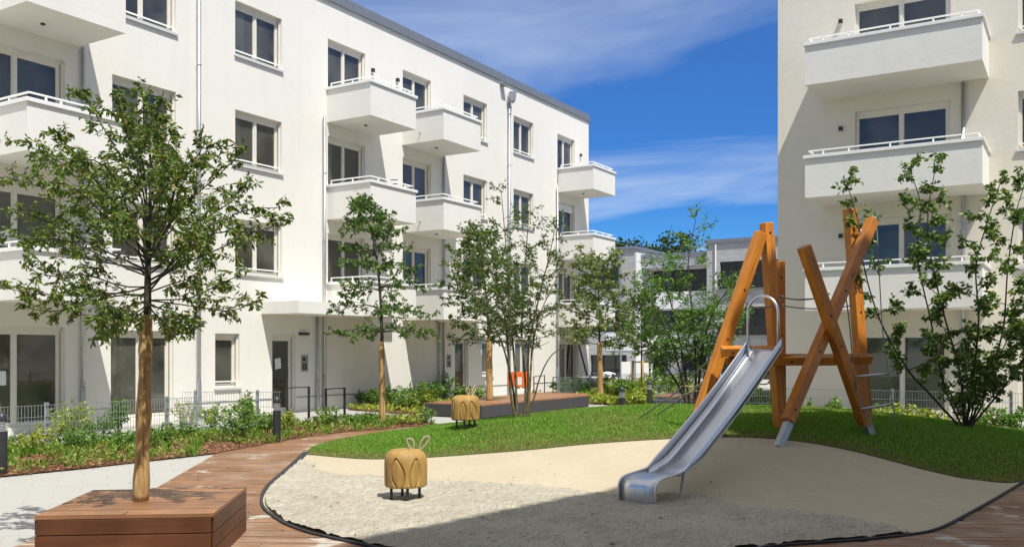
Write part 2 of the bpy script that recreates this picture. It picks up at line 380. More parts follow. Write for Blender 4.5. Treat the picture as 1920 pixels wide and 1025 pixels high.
def mk_steel():
    m = Mat('brushed_stainless', .30, 1.0, .5)
    g = m.noise(1, 3, .5, m.mapping((90, 90, 4)))
    m.color(m.mix(g, (.58, .59, .61), (.70, .71, .73)))
    rr = m.ramp(m.noise(3, 5), [(.3, (.26, .26, .26)), (.7, (.36, .36, .36))]); m.l(rr, m.b.inputs['Roughness']); return m.m
STEEL = mk_steel()

# ------------------------------------------------------------------ facade building blocks (local frame: x right, y into the wall, z up)
def facade(name, mat, parent, x0, x1, z0, z1, holes, y=0.0, depth=.25):
    m = MB()
    xs = sorted({x0, x1, *[h[0] for h in holes], *[h[1] for h in holes]}); zs = sorted({z0, z1, *[h[2] for h in holes], *[h[3] for h in holes]})
    for i in range(len(xs)-1):
        for j in range(len(zs)-1):
            cx, cz = (xs[i]+xs[i+1])/2, (zs[j]+zs[j+1])/2
            if any(h[0] < cx < h[1] and h[2] < cz < h[3] for h in holes): continue
            m.quad((xs[i], y, zs[j]), (xs[i+1], y, zs[j]), (xs[i+1], y, zs[j+1]), (xs[i], y, zs[j+1]))
    for a, b, c, d in holes:
        e = y+depth
        m.quad((a, y, c), (a, y, d), (a, e, d), (a, e, c)); m.quad((b, y, c), (b, e, c), (b, e, d), (b, y, d))
        m.quad((a, y, d), (b, y, d), (b, e, d), (a, e, d)); m.quad((a, y, c), (a, e, c), (b, e, c), (b, y, c))
    return m
def window(parent, x0, x1, z0, z1, kind='sill', y=0.0, glass=None, mull=.5, frame=None, label=None, shutter=0):
    fm = frame or FRAME; gl = glass or GLASS
    m = MB(); a = y+.13; b = y+.20; t = .055
    top = .07
    m.box(x0, x1, a-.02, b, z1-top, z1)                        # shutter casing strip
    gx = .05 if kind != 'far' else 0
    X1 = x1-gx; Z1 = z1-top
    m.box(x0, x0+t, a, b, z0, Z1).box(X1-t, X1, a, b, z0, Z1).box(x0+t, X1-t, a, b, Z1-t, Z1).box(x0+t, X1-t, a, b, z0, z0+t)
    if gx: m.box(X1+.002, x1, a-.06, a-.02, z0, Z1)            # shutter guide
    xm = x0+(X1-x0)*mull
    sashes = [(x0+t, xm), (xm, X1-t)] if kind not in ('single', 'open', 'entry') else [(x0+t, X1-t)]
    s = .05; panes = MB(); rail = MB()
    if len(sashes) == 2: m.box(xm-.035, xm+.035, a-.008, b-.01, z0+t, Z1-t)
    for i, (p, q) in enumerate(sashes):
        p2, q2 = (p, q-.035) if (i == 0 and len(sashes) == 2) else ((p+.035, q) if len(sashes) == 2 else (p, q))
        A, B2 = a+.012, b-.012
        m.box(p2, p2+s*.6, A, B2, z0+t, Z1-t).box(q2-s*.6, q2, A, B2, z0+t, Z1-t).box(p2+s*.6, q2-s*.6, A, B2, z0+t, z0+t+s).box(p2+s*.6, q2-s*.6, A, B2, Z1-t-s, Z1-t)
        panes.quad((p2+s*.6, A+.03, z0+t+s), (q2-s*.6, A+.03, z0+t+s), (q2-s*.6, A+.03, Z1-t-s), (p2+s*.6, A+.03, Z1-t-s))
    o = m.build('window', fm, parent)
    if label: o['label'] = label
    panes.build('pane', gl, o)
    if kind in ('sill', 'single', 'open'):
        MB().box(x0-.04, x1+.04, y-.055, a-.002, z0-.03, z0+.004).box(x0-.04, x1+.04, y-.055, y-.045, z0-.055, z0-.03).build('sill', SILL, o)
        rz = z0+.14
        r = MB().box(x0+.002, x1-gx-.002, a-.045, a-.015, rz, rz+.035)
        r.build('guard_rail', WHITE_METAL, o)
    if shutter: 
        sb = MB()
        n = int(shutter/.05)
        for k in range(n): sb.box(x0+.03, x1-.06, a-.045, a-.025, Z1-(k+1)*.05+.004, Z1-k*.05)
        sb.build('roller_shutter', WHITE_METAL, o)
    if kind != 'far':
        zf = z0-.82 if z0 > 3 and kind == 'sill' else max(.02, z0-.05) if z1-z0 > 1.7 else .05
        if kind in ('open', 'single'): zf = .05
        dp = random.choice((2.6, 3.4, 4.5)); c1, c2 = zf, z1+.18; e0, e1_ = x0-.3, x1+.3
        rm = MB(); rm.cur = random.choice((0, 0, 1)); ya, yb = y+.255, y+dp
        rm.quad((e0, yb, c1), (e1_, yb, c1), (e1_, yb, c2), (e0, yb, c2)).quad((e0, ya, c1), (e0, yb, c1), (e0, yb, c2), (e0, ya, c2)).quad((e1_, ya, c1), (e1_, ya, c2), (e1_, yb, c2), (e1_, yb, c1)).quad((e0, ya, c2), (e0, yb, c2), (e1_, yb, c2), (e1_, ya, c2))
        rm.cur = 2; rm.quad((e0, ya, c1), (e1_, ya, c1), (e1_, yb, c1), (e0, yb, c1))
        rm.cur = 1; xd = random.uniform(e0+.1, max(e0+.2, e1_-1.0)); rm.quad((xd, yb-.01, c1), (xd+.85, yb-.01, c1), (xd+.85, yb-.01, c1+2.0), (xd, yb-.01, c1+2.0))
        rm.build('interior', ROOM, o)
        if kind in ('sill', 'door') and random.random() < .4:
            cu = MB(); xs = x0+.08; k_ = 0; wd_ = random.uniform(.25, .5)
            while k_ < 14: cu.quad((xs+wd_*k_/14, y+.27+.03*(k_ % 2), z0), (xs+wd_*(k_+1)/14, y+.27+.03*((k_+1) % 2), z0), (xs+wd_*(k_+1)/14, y+.27+.03*((k_+1) % 2), z1), (xs+wd_*k_/14, y+.27+.03*(k_ % 2), z1)); k_ += 1
            cu.build('curtain', ROOM[3], o)
    return o
def balcony(parent, x0, x1, dep, zb, h=.95, spout=0, light=True, mat=None, label=None, chair=False):
    mat = mat or STUCCO_BALC; th = .15
    m = MB(); yo = -dep
    # outer shell: slab plus three parapet walls (mitred as separate butted boxes)
    m.box(x0, x1, yo, -.002, zb, zb+.22)
    m.box(x0, x1, yo, yo+th, zb+.221, zb+h)
    m.box(x0, x0+th, yo+th+.0005, -.002, zb+.221, zb+h).box(x1-th, x1, yo+th+.0005, -.002, zb+.221, zb+h)
    # join faces with no visible seam
    o = m.build('balcony', mat, parent)
    if label: o['label'] = label
    c = MB(); e = .045; z0, z1 = zb+h+.002, zb+h+.085
    c.box(x0-e, x1+e, yo-e, yo+th+e, z0, z1).box(x0-e, x0+th+e, yo+th+e+.0005, -.002, z0, z1).box(x1-th-e, x1+e, yo+th+e+.0005, -.002, z0, z1)
    c.build('coping', WHITE_METAL, o, bevel=.006)
    r = MB(); zr = z1+.11; i_ = .09; w_ = .045
    xa, xb, ya = x0+i_, x1-i_, yo+i_
    r.box(xa-w_/2, xb+w_/2, ya-w_/2, ya+w_/2, zr, zr+.03)
    r.box(xa-w_/2, xa+w_/2, ya+w_/2+.0005, -.08, zr, zr+.03).box(xb-w_/2, xb+w_/2, ya+w_/2+.0005, -.08, zr, zr+.03)
    n = max(2, int((xb-xa)/1.0)+1)
    for k in range(n+1):
        if k in (0, n): x = xa+.35 if k == 0 else xb-.35
        else: x = xa+(xb-xa)*k/n
        r.box(x-.018, x+.018, ya-.018, ya+.018, z1, zr)
    for x in (xa, xb):
        for yy in (-.1, yo*.55): r.box(x-.018, x+.018, yy-.018, yy+.018, z1, zr)
    r.build('handrail', WHITE_METAL, o)
    if light: MB().lathe([(.045, -.03), (.05, 0)], ((x0+x1)/2-.2, yo*.45, zb-.002), 12).build('soffit_light', BLACK, o)
    if spout: MB().tube([(x0+.02, yo*.45, zb+.30), (x0-.09, yo*.45, zb+.30)], .022, 8).build('drain_spout', ZINC, o)
    return o
def downpipe(parent, x, z0, z1, r=.045, y=-.075, shoe=True, label=None):
    m = MB().tube([(x, y, z0), (x, y, z1)], r, 12)
    o = m.build('downpipe', ZINC, parent, smooth=True)
    for z in np.arange(z0+1.0, z1, 2.0): MB().tube([(x, y, z-.02), (x, y, z+.02)], r+.008, 12).box(x-.008, x+.008, y+r, -.001, z-.01, z+.01).build('pipe_bracket', ZINC, o)
    if shoe: MB().tube([(x, y, z0), (x, y, z0+.93)], r+.010, 12).build('pipe_shoe', ZINC, o)
    return o
def wall_lamp(parent, x, z):
    o = MB().box(x-.05, x+.05, -.10, -.015, z-.06, z+.06).build('wall_lamp', DARK, parent, bevel=.006)
    MB().box(x-.04, x+.04, -.014, -.001, z-.05, z+.05).box(x-.04, x+.04, -.09, -.02, z-.068, z-.061).build('lamp_glass', WHITE_P, o)
    return o
FL = [0.0, 3.0, 5.9, 8.8]; SB = [0, 2.756, 5.656, 8.556]

# ================================================================== ground
Uv = Vector((FW[0], FW[1])); Rv = Vector((RG[0], RG[1]))
def poly_mesh(name, pts2, zf, mat, step=None, kind='structure', smooth=True, jitter=0):
    """triangulated region with interior grid points; pts2 = outline in world XY"""
    P = [Vector((p[0], p[1])) for p in pts2]
    # drop near-duplicate points
    Q_ = [P[0]]
    for p in P[1:]:
        if (p-Q_[-1]).length > .01: Q_.append(p)
    P = Q_
    if step:
        D = []
        for i, p in enumerate(P):
            q = P[(i+1) % len(P)]; n = max(1, int((q-p).length/step))
            for k in range(n): D.append(p.lerp(q, k/n))
        P = D
    n = len(P); verts = list(P); edges = [(i, (i+1) % n) for i in range(n)]
    if step:
        A = np.array([[p.x, p.y] for p in P]); mn, mx = A.min(0), A.max(0)
        gx, gy = np.meshgrid(np.arange(mn[0], mx[0], step), np.arange(mn[1], mx[1], step))
        pts = np.stack([gx.ravel(), gy.ravel()], 1); pts = pts[inside(pts, A)]
        # keep off the border
        for k in range(0, len(pts), 4000):
            c = pts[k:k+4000]; dm = np.sqrt(((c[:, None, :]-A[None])**2).sum(-1)).min(1)
            verts += [Vector((a, b)) for a, b in c[dm > step*.45]]
    rv, re, rf, _, _, _ = delaunay_2d_cdt(verts, edges, [], 1, 1e-5)
    V = np.array([[v.x, v.y, 0] for v in rv]); V[:, 2] = zf(V[:, 0], V[:, 1])
    fl = []; sz = []
    for f in rf:
        f = list(f); a, b, c = V[f[0]], V[f[1]], V[f[2]]
        if (b[0]-a[0])*(c[1]-a[1])-(b[1]-a[1])*(c[0]-a[0]) < 0: f = f[::-1]
        fl += f; sz.append(len(f))
    o = np_mesh(name, V, fl, sz, [mat], smooth=smooth); tag(o, kind=kind); return o
def inside(pts, A):
    x, y = pts[:, 0], pts[:, 1]; c = np.zeros(len(pts), bool); n = len(A); j = n-1
    for i in range(n):
        xi, yi, xj, yj = A[i, 0], A[i, 1], A[j, 0], A[j, 1]
        t = ((yi > y) != (yj > y)) & (x < (xj-xi)*(y-yi)/(yj-yi+1e-12)+xi); c ^= t; j = i
    return c
def smooth_chain(pts, n=6):
    out = []
    for i in range(len(pts)-1):
        p0, p1, p2, p3 = pts[max(i-1, 0)], pts[i], pts[i+1], pts[min(i+2, len(pts)-1)]
        for k in range(n):
            t = k/n
            out.append(tuple(.5*((2*p1[j])+(-p0[j]+p2[j])*t+(2*p0[j]-5*p1[j]+4*p2[j]-p3[j])*t*t+(-p0[j]+3*p1[j]-3*p2[j]+p3[j])*t**3) for j in range(len(p1))))
    out.append(tuple(pts[-1])); return out
# --- control curves (photo points turned into places on the terrain)
Gc = [(575, 15.6, 0), (640, 15.2, None), (700, 14.9, None), (800, 14.7, None), (900, 14.5, None), (1000, 14.3, None), (1100, 14.1, None), (1200, 13.9, None), (1300, 13.7, None), (1400, 13.5, None), (1500, 13.3, None), (1600, 13.1, None), (1700, 12.9, None), (1800, 12.75, None), (1885, 12.3, None), (1925, 12.57, 0)]
Gy = [852, 860, 861, 858, 851, 843, 833, 826, 821, 820, 828, 846, 872, 896, 911, 900]
edgeG = []
for (px, d, z), y in zip(Gc, Gy):
    p = Q(px, y, d); edgeG.append((p.x, p.y, max(0, p.z)))
edgeG = smooth_chain(edgeG, 6)
basin = [(575, 848), (540, 880), (510, 905), (495, 922), (490, 940), (498, 957), (530, 980), (575, 998), (620, 1009), (680, 1022), (760, 1038), (900, 1056), (1100, 1062), (1300, 1046), (1450, 1025), (1600, 1014), (1700, 1004), (1760, 992), (1820, 962), (1880, 928), (1925, 900)]
edgeB = smooth_chain([tuple(G(a, b)) for a, b in basin], 8)
sandN = [(560, 862), (578, 868), (600, 885), (640, 895), (703, 895), (804, 902), (885, 907), (980, 913), (1060, 918), (1130, 926), (1200, 930), (1280, 931), (1340, 938), (1400, 954), (1503, 962), (1560, 970), (1636, 983), (1706, 997)]
edgeS = smooth_chain([tuple(G(a, b)) for a, b in sandN], 8)
lawnL = [(575, 848), (600, 834.5), (670, 819), (732, 809), (776, 804), (811, 799), (845, 796)]
edgeL = smooth_chain([tuple(G(a, b)) for a, b in lawnL], 5)
farE = [W(900, 22.6), W(1000, 22.8), W(1100, 22.3), W(1200, 21.8), W(1300, 21.5), W(1400, 21.3), W(1500, 20.8), W(1600, 20), W(1700, 19.3), W(1800, 18.6), W(1920, 17.8), W(2060, 17)]
ridge = [(700, 829, 16.6), (800, 806, 18.3), (873, 803, 16.2), (900, 793, 17.8), (1000, 784, 17.4), (1100, 774, 17.2), (1200, 764, 17), (1290, 764, 16.8), (1400, 766, 16.6), (1500, 768, 16.4), (1600, 774, 16.1), (1700, 784, 15.8), (1800, 799, 15.4), (1920, 815, 15.0), (2050, 830, 14.8)]
cp = [p for p in edgeG[::3]]+[(p[0], p[1], 0) for p in edgeS[::6]]+[(p[0], p[1], 0) for p in edgeB[::8]]+[(p[0], p[1], 0) for p in edgeL[::4]]+[(p.x, p.y, 0) for p in farE]
for px, y, d in ridge:
    p = Q(px, y, d); cp.append((p.x, p.y, p.z))
for px, z, d in ((1500, .60, 14.4), (1620, .56, 14.3), (1350, .60, 15), (1200, .55, 15.3), (1000, .40, 15.8), (1720, .42, 14.2), (1850, .30, 13.8), (1100, .5, 19.5), (1300, .45, 19.3), (1500, .45, 19), (1700, .4, 17.8)):
    p = W(px, d); cp.append((p.x, p.y, z))
cp = np.array(cp); seen = []
for p in cp:
    if all((p[0]-q[0])**2+(p[1]-q[1])**2 > .04 for q in seen): seen.append(p)
cp = np.array(seen); N = len(cp)
def tps(r2): return .5*r2*np.log(r2+1e-9)
D2 = ((cp[:, None, :2]-cp[None, :, :2])**2).sum(-1); K = tps(D2)+np.eye(N)*.02
Pm = np.hstack([np.ones((N, 1)), cp[:, :2]]); A_ = np.zeros((N+3, N+3)); A_[:N, :N] = K; A_[:N, N:] = Pm; A_[N:, :N] = Pm.T
sol = np.linalg.solve(A_, np.concatenate([cp[:, 2], np.zeros(3)]))
def zt(x, y):
    x = np.asarray(x, float); y = np.asarray(y, float); out = np.zeros(x.shape)
    xf, yf = x.ravel(), y.ravel(); o = out.ravel()
    for k in range(0, len(xf), 5000):
        a, b = xf[k:k+5000], yf[k:k+5000]
        r2 = (a[:, None]-cp[None, :, 0])**2+(b[:, None]-cp[None, :, 1])**2
        o[k:k+5000] = tps(r2) @ sol[:N]+sol[N]+sol[N+1]*a+sol[N+2]*b
    return np.maximum(o.reshape(x.shape), 0.0)
def gz(p): return float(zt(np.array([p[0]]), np.array([p[1]]))[0])
# base sheets
g = MB(); g.quad((-900, -900, -.03), (900, -900, -.03), (900, 900, -.03), (-900, 900, -.03)).build('ground', GROUND); tag(bpy.data.objects['ground'], kind='structure')
g = MB(); g.quad((-25, -30, -.014), (62, -30, -.014), (62, 48, -.014), (-25, 48, -.014)).build('paving', PAVING); tag(bpy.data.objects['paving'], kind='structure')
# rubber slope (under the sand too), sand, lawn
rub = [p[:2] for p in edgeB]+[p[:2] for p in edgeG[::-1]][1:-1]
rubber = poly_mesh('rubber_play_surface', rub, lambda x, y: zt(x, y)+.004, RUBBER, .22)
from mathutils import noise as N_
def sand_h(x, y):
    out = []
    for a, b in zip(x, y):
        v = Vector((a, b, 0))
        h = .026+.018*N_.fractal(v*1.9, .9, 2.1, 3)+.020*N_.fractal(v*6.5, .8, 2.2, 4)
        f = N_.noise(v*7.0+Vector((9, 4, 2)))
        h -= .034*max(0, abs(f)-.22)/.5*1.2 if N_.noise(v*1.1+Vector((3, 3, 8))) > -.1 else 0
        out.append(max(.006, h+.012))
    return np.array(out)+zt(x, y)
sS = [(p[0]+random.uniform(-.05, .05), p[1]+random.uniform(-.05, .05)) for p in edgeS]
Bs = [p[:2] for p in edgeB]
def nearest(e, p): return min(range(len(e)), key=lambda i: (e[i][0]-p[0])**2+(e[i][1]-p[1])**2)
iA, iB = nearest(Bs, sS[0]), nearest(Bs, sS[-1])
C0 = (sum(p[0] for p in Bs)/len(Bs), sum(p[1] for p in Bs)/len(Bs))
sand_poly = [((p[0]*.984+C0[0]*.016), (p[1]*.984+C0[1]*.016)) for p in Bs[iA:iB+1]]+sS[::-1]
sand = poly_mesh('sand', sand_poly, sand_h, SAND, .05)
cur = MB()
eb = [Vector((p[0], p[1], 0)) for p in edgeB]; c3 = Vector((C0[0], C0[1], 0))
for i in range(len(eb)-1):
    t = (eb[i+1]-eb[i]).normalized(); t0 = (eb[i]-eb[max(i-1, 0)]).normalized() if i else t
    n0 = Vector((-t0.y, t0.x, 0)); n1_ = Vector((-t.y, t.x, 0)); a, b = eb[i], eb[i+1]
    wd = .016+.038*max(0, 1-i/30)
    for s0, s1, zz0, zz1 in ((-wd, wd, .022, .022), (wd, wd, .022, -.01), (-wd, -wd, -.01, .022)):
        cur.quad(a+n0*s0+Vector((0, 0, zz0)), a+n0*s1+Vector((0, 0, zz1)), b+n1_*s1+Vector((0, 0, zz1)), b+n1_*s0+Vector((0, 0, zz0)))
tag(cur.build('basin_edging', CURB), kind='structure')
lawn_poly = [p[:2] for p in edgeG]+[(p.x, p.y) for p in farE[::-1]]+[p[:2] for p in edgeL[::-1]][:-1]
Rpt = [G(2010, 872), ]
lawn_poly = [p[:2] for p in edgeG]+[(W(2020, 12.9).x, W(2020, 12.9).y), (W(2250, 14).x, W(2250, 14).y)]+[(p.x, p.y) for p in farE[::-1]]+[p[:2] for p in edgeL[::-1]][:-1]
lawn = poly_mesh('lawn', lawn_poly, lambda x, y: zt(x, y)+.012, SOD, .2)
# grass blades
def scatter_on(o, n):
    me = o.data; nv = len(me.vertices); V = np.zeros(nv*3); me.vertices.foreach_get('co', V); V = V.reshape(-1, 3)
    me.calc_loop_triangles(); T = np.zeros(len(me.loop_triangles)*3, int); me.loop_triangles.foreach_get('vertices', T); T = T.reshape(-1, 3)
    a, b, c = V[T[:, 0]], V[T[:, 1]], V[T[:, 2]]; ar = np.abs(np.cross(b-a, c-a)[:, 2]); ar /= ar.sum()
    k = rng.choice(len(T), n, p=ar); u = np.sqrt(rng.random(n)); v = rng.random(n)
    return a[k]*(1-u)[:, None]+b[k]*(u*(1-v))[:, None]+c[k]*(u*v)[:, None]
def blades(name, P, h, wdt, mats, mi=None, lean=.5):
    n = len(P); an = rng.random(n)*2*pi; hh = h*(.55+.75*rng.random(n)) if not isinstance(h, np.ndarray) else h
    dx = np.stack([np.cos(an), np.sin(an), np.zeros(n)], 1)*(wdt/2)
    la = rng.random(n)*2*pi; le = hh*lean*rng.random(n)
    tip = P+np.stack([np.cos(la)*le, np.sin(la)*le, hh], 1)
    mid = P+np.stack([np.cos(la)*le*.3, np.sin(la)*le*.3, hh*.55], 1)
    V = np.stack([P-dx, P+dx, mid+dx*.8, tip, mid-dx*.8], 1).reshape(-1, 3)
    fl = np.arange(n*5); sz = np.full(n, 5)
    return np_mesh(name, V, fl, sz, mats, mi=mi)
P = scatter_on(lawn, 330000)
eg = np.array([p[:2] for p in edgeG]); dm = np.full(len(P), 9.0)
for k in range(0, len(P), 8000):
    dm[k:k+8000] = np.sqrt(((P[k:k+8000, None, :2]-eg[None])**2).sum(-1)).min(1)
keep = rng.random(len(P)) < np.clip(.35+dm*1.5, 0, 1); P = P[keep]; dm = dm[keep]
pn = np.sin(P[:, 0]*1.3)*np.cos(P[:, 1]*1.7+1)+.5*np.sin(P[:, 0]*3.1+P[:, 1]*2.3)
mi = (rng.random(len(P)) < np.clip(.95-dm*1.7, .05, .9)+.06*(pn > .8)).astype(int)
hh = (.020+.026*rng.random(len(P)))*(1+.15*pn)
hh = np.where(dm < .3, hh*.75, hh)
patch = np.sin(P[:, 0]*.9+2)*np.sin(P[:, 1]*1.1)+.6*np.sin(P[:, 0]*2.3-P[:, 1]*1.9)+rng.normal(size=len(P))*.5
mi = np.where((mi == 0) & (patch > .55), 2, mi)
tag(blades('grass', P, hh, .010, [GRASS, DRYGRASS, GRASS2], mi, .9), 'short green turf on the mound, dry and brown along its lower edge', 'grass', kind='stuff')

# --- boards laid inside a polygon. frame: origin o, x axis along boards
def boards(name, outline, mat, z, ang, parent=None, bw=.14, gap=.007, length=3.2, under=True, inv=None, thick=.0):
    ca, sa = cos(ang), sin(ang)
    L = np.array([[p[0]*ca+p[1]*sa, -p[0]*sa+p[1]*ca] for p in outline])
    m = MB(); y = L[:, 1].min(); row = 0
    def cuts(yy):
        xs = []
        for i in range(len(L)):
            a, b = L[i], L[(i+1) % len(L)]
            if (a[1] > yy) != (b[1] > yy): xs.append(a[0]+(yy-a[1])*(b[0]-a[0])/(b[1]-a[1]))
        return sorted(xs)
    while y < L[:, 1].max():
        y0, y1 = y+gap/2, y+bw-gap/2
        c0, c1 = cuts(y0), cuts(y1)
        if len(c0) != len(c1) or not c0: c0 = c1 = cuts((y0+y1)/2)
        off = (row*1.37) % length
        for k in range(0, len(c0)-1, 2):
            a0, b0, a1, b1 = c0[k], c0[k+1], c1[k], c1[k+1]
            lo, hi = min(a0, a1), max(b0, b1); x = math.floor((lo-off)/length)*length+off
            while x < hi:
                xa, xb = x+.003, x+length-.003
                p0, q0, p1, q1 = max(a0, xa), min(b0, xb), max(a1, xa), min(b1, xb)
                if q0-p0 > .02 and q1-p1 > .02:
                    zj = z+random.uniform(-.0015, .0015)
                    m.quad((p0, y0, zj), (q0, y0, zj), (q1, y1, zj), (p1, y1, zj))
                x += length
        y += bw; row += 1
    o = m.build(name, mat, parent); o.rotation_euler = (0, 0, ang)
    return o
ANG = atan2(RG[1], RG[0])-BOARD_A*0-R(4)
deck_poly = [p[:2] for p in edgeB]
deck_poly = [tuple(G(a, b))[:2] for a, b in ((845, 796), (811, 797), (776, 799.5), (723, 804), (670, 807.5), (600, 815), (560, 821), (510, 830), (405, 849.5), (380, 864))]
deck_poly += [tuple(W(960+F*(-4.55/11.9), 11.9))[:2], tuple(W(960-F*4.46/8.7, 8.7))[:2]]
def RD(r, d, z=0): return Vector((FW[0]*d+RG[0]*r, FW[1]*d+RG[1]*r, z))
deck_poly += [tuple(RD(-4.45, 3))[:2], tuple(RD(-4.45, -3))[:2], tuple(RD(12, -3))[:2], tuple(RD(12, 13.6))[:2], tuple(W(2020, 12.9))[:2]]
deck_poly += [p[:2] for p in edgeB[::-1]]+[p[:2] for p in edgeL[1:-1]]
dk = boards('wooden_deck', deck_poly, DECK, 0.0, ANG); tag(dk, kind='structure')
poly_mesh('deck_underlay', deck_poly, lambda x, y: x*0-.009, DARKSUB, None, smooth=False)

# --- planting beds
def bed(pts, nm='planting_bed'):
    return poly_mesh(nm, pts, lambda x, y: x*0+.006, MULCH, .5)
f15 = lambda X: (X, 15.75)
bed1 = [tuple(G(a, b))[:2] for a, b in ((-260, 925), (-60, 899), (0, 893), (160, 877), (255, 866), (405, 849.5), (510, 830), (560, 821), (600, 815), (670, 807.5), (723, 804), (776, 799.5), (811, 797), (820, 795), (790, 788), (720, 784), (650, 785), (600, 789), (563, 794), (500, 798))]+[(14.0, 15.85), (9, 15.8), (4, 15.7)]
b1 = bed(bed1)
bed2 = [tuple(G(a, b))[:2] for a, b in ((650, 767), (700, 771), (767, 776), (800, 779), (850, 780))]+[(26.9, 17.0), (27.0, 18.9), (22.3, 18.95)]
b2 = bed(bed2)
bed3 = [tuple(G(a, b))[:2] for a, b in ((1088, 755), (1160, 759.5), (1240, 758), (1330, 756), (1420, 752), (1420, 724), (1300, 720), (1180, 719), (1085, 722))]
b3 = bed(bed3)
bed4 = [(19.2, 8.5), (18.6, 6), (18.2, 3), (17.6, .5), (16.6, -2), (16.6, -6), (22.5, -6), (22.5, 9)]
b4 = bed(bed4)
b5 = bed([tuple(G(a, b))[:2] for a, b in ((985, 741), (1050, 737), (1080, 735), (1080, 722), (985, 724))])
chips = np.concatenate([scatter_on(b1, 26000), scatter_on(b2, 5000), scatter_on(b4, 7000)])
def flat_bits(name, P, s, mats, tilt=.5):
    n = len(P); a = rng.random(n)*2*pi; L = s*(.5+rng.random(n)); Wd = L*(.25+.2*rng.random(n))
    u = np.stack([np.cos(a), np.sin(a), (rng.random(n)-.5)*tilt], 1)*L[:, None]; v = np.stack([-np.sin(a), np.cos(a), (rng.random(n)-.5)*tilt], 1)*Wd[:, None]
    C = P+np.array([0, 0, .012]); V = np.stack([C-u, C-v, C+u, C+v], 1).reshape(-1, 3)
    return np_mesh(name, V, np.arange(n*4), np.full(n, 4), mats)
tag(flat_bits('mulch', chips, .035, [CHIP]), 'reddish brown bark chips strewn over the planting beds', 'mulch', kind='stuff')

fe = [G(a, b) for a, b in smooth_chain([(-60, 899), (0, 893), (160, 877), (255, 866), (405, 849.5), (510, 830), (600, 815), (670, 807.5), (776, 799.5)], 10)]
ed = np.array([tuple(random.choice(fe)) for _ in range(420)]); ed[:, :2] += rng.normal(size=(420, 2))*.10; ed[:, 2] = .004
tag(flat_bits('mulch', ed, .022, [CHIP]), 'loose bark chips fallen from the left bed onto the paving and deck', 'mulch', kind='stuff')
fl_ = np.array([tuple(RD(random.uniform(-5, 2.5), random.uniform(7, 13)))[:2]+(0,) for _ in range(150)]); fl_[:, 2] = zt(fl_[:, 0], fl_[:, 1])+.035
tag(flat_bits('fallen_leaves', fl_, .028, [CHIP], .8), 'a few dry leaves scattered over the sand, deck and paving', 'leaves', kind='stuff')
# ================================================================== leaf makers
def leaf_mesh(name, base, dirs, size, mat, parent, width=.45, fold=.25, inv=None, droop=None):
    """base (n,3), dirs (n,3) unit leaf axis, size (n,)"""
    n = len(base); 
    if n == 0: return None
    rnd = rng.normal(size=(n, 3)); side = np.cross(dirs, rnd); side /= np.linalg.norm(side, axis=1)[:, None]+1e-9
    nor = np.cross(side, dirs)
    s = size[:, None]; w_ = width*.5
    b = base; m1 = base+dirs*s*.45; t = base+dirs*s-nor*s*.12
    V = np.stack([b, m1+side*s*w_+nor*s*fold*w_, m1+dirs*s*.25+side*s*w_*.62+nor*s*fold*w_*.6, t, m1+dirs*s*.25-side*s*w_*.62+nor*s*fold*w_*.6, m1-side*s*w_+nor*s*fold*w_], 1).reshape(-1, 3)
    k = np.arange(n)*6
    fl = np.stack([k, k+1, k+2, k+3, k, k+3, k+4, k+5], 1).ravel()
    return np_mesh(name, V, fl, np.full(n*2, 4), [mat], parent)
def tubes_np(name, segs, mat, parent, n=5):
    """segs: list of (pts list, radii list)"""
    m = MB()
    for pts, rr in segs: m.tube(pts, list(rr), n if rr[0] > .006 else 3, cap=False)
    return m.build(name, mat, parent, smooth=True)
def curve_pts(a, b, sag, n, wob):
    a, b = Vector(a), Vector(b); out = []
    L = (b-a).length; off = [Vector((random.gauss(0, 1), random.gauss(0, 1), random.gauss(0, 1)))*wob*L for _ in range(3)]
    for i in range(n+1):
        t = i/n; p = a.lerp(b, t)
        p += Vector((0, 0, sag*L*4*t*(1-t)))
        p += off[0]*sin(pi*t)*.6+off[1]*sin(2*pi*t)*.4+off[2]*sin(3*pi*t)*.2
        out.append(p)
    return out
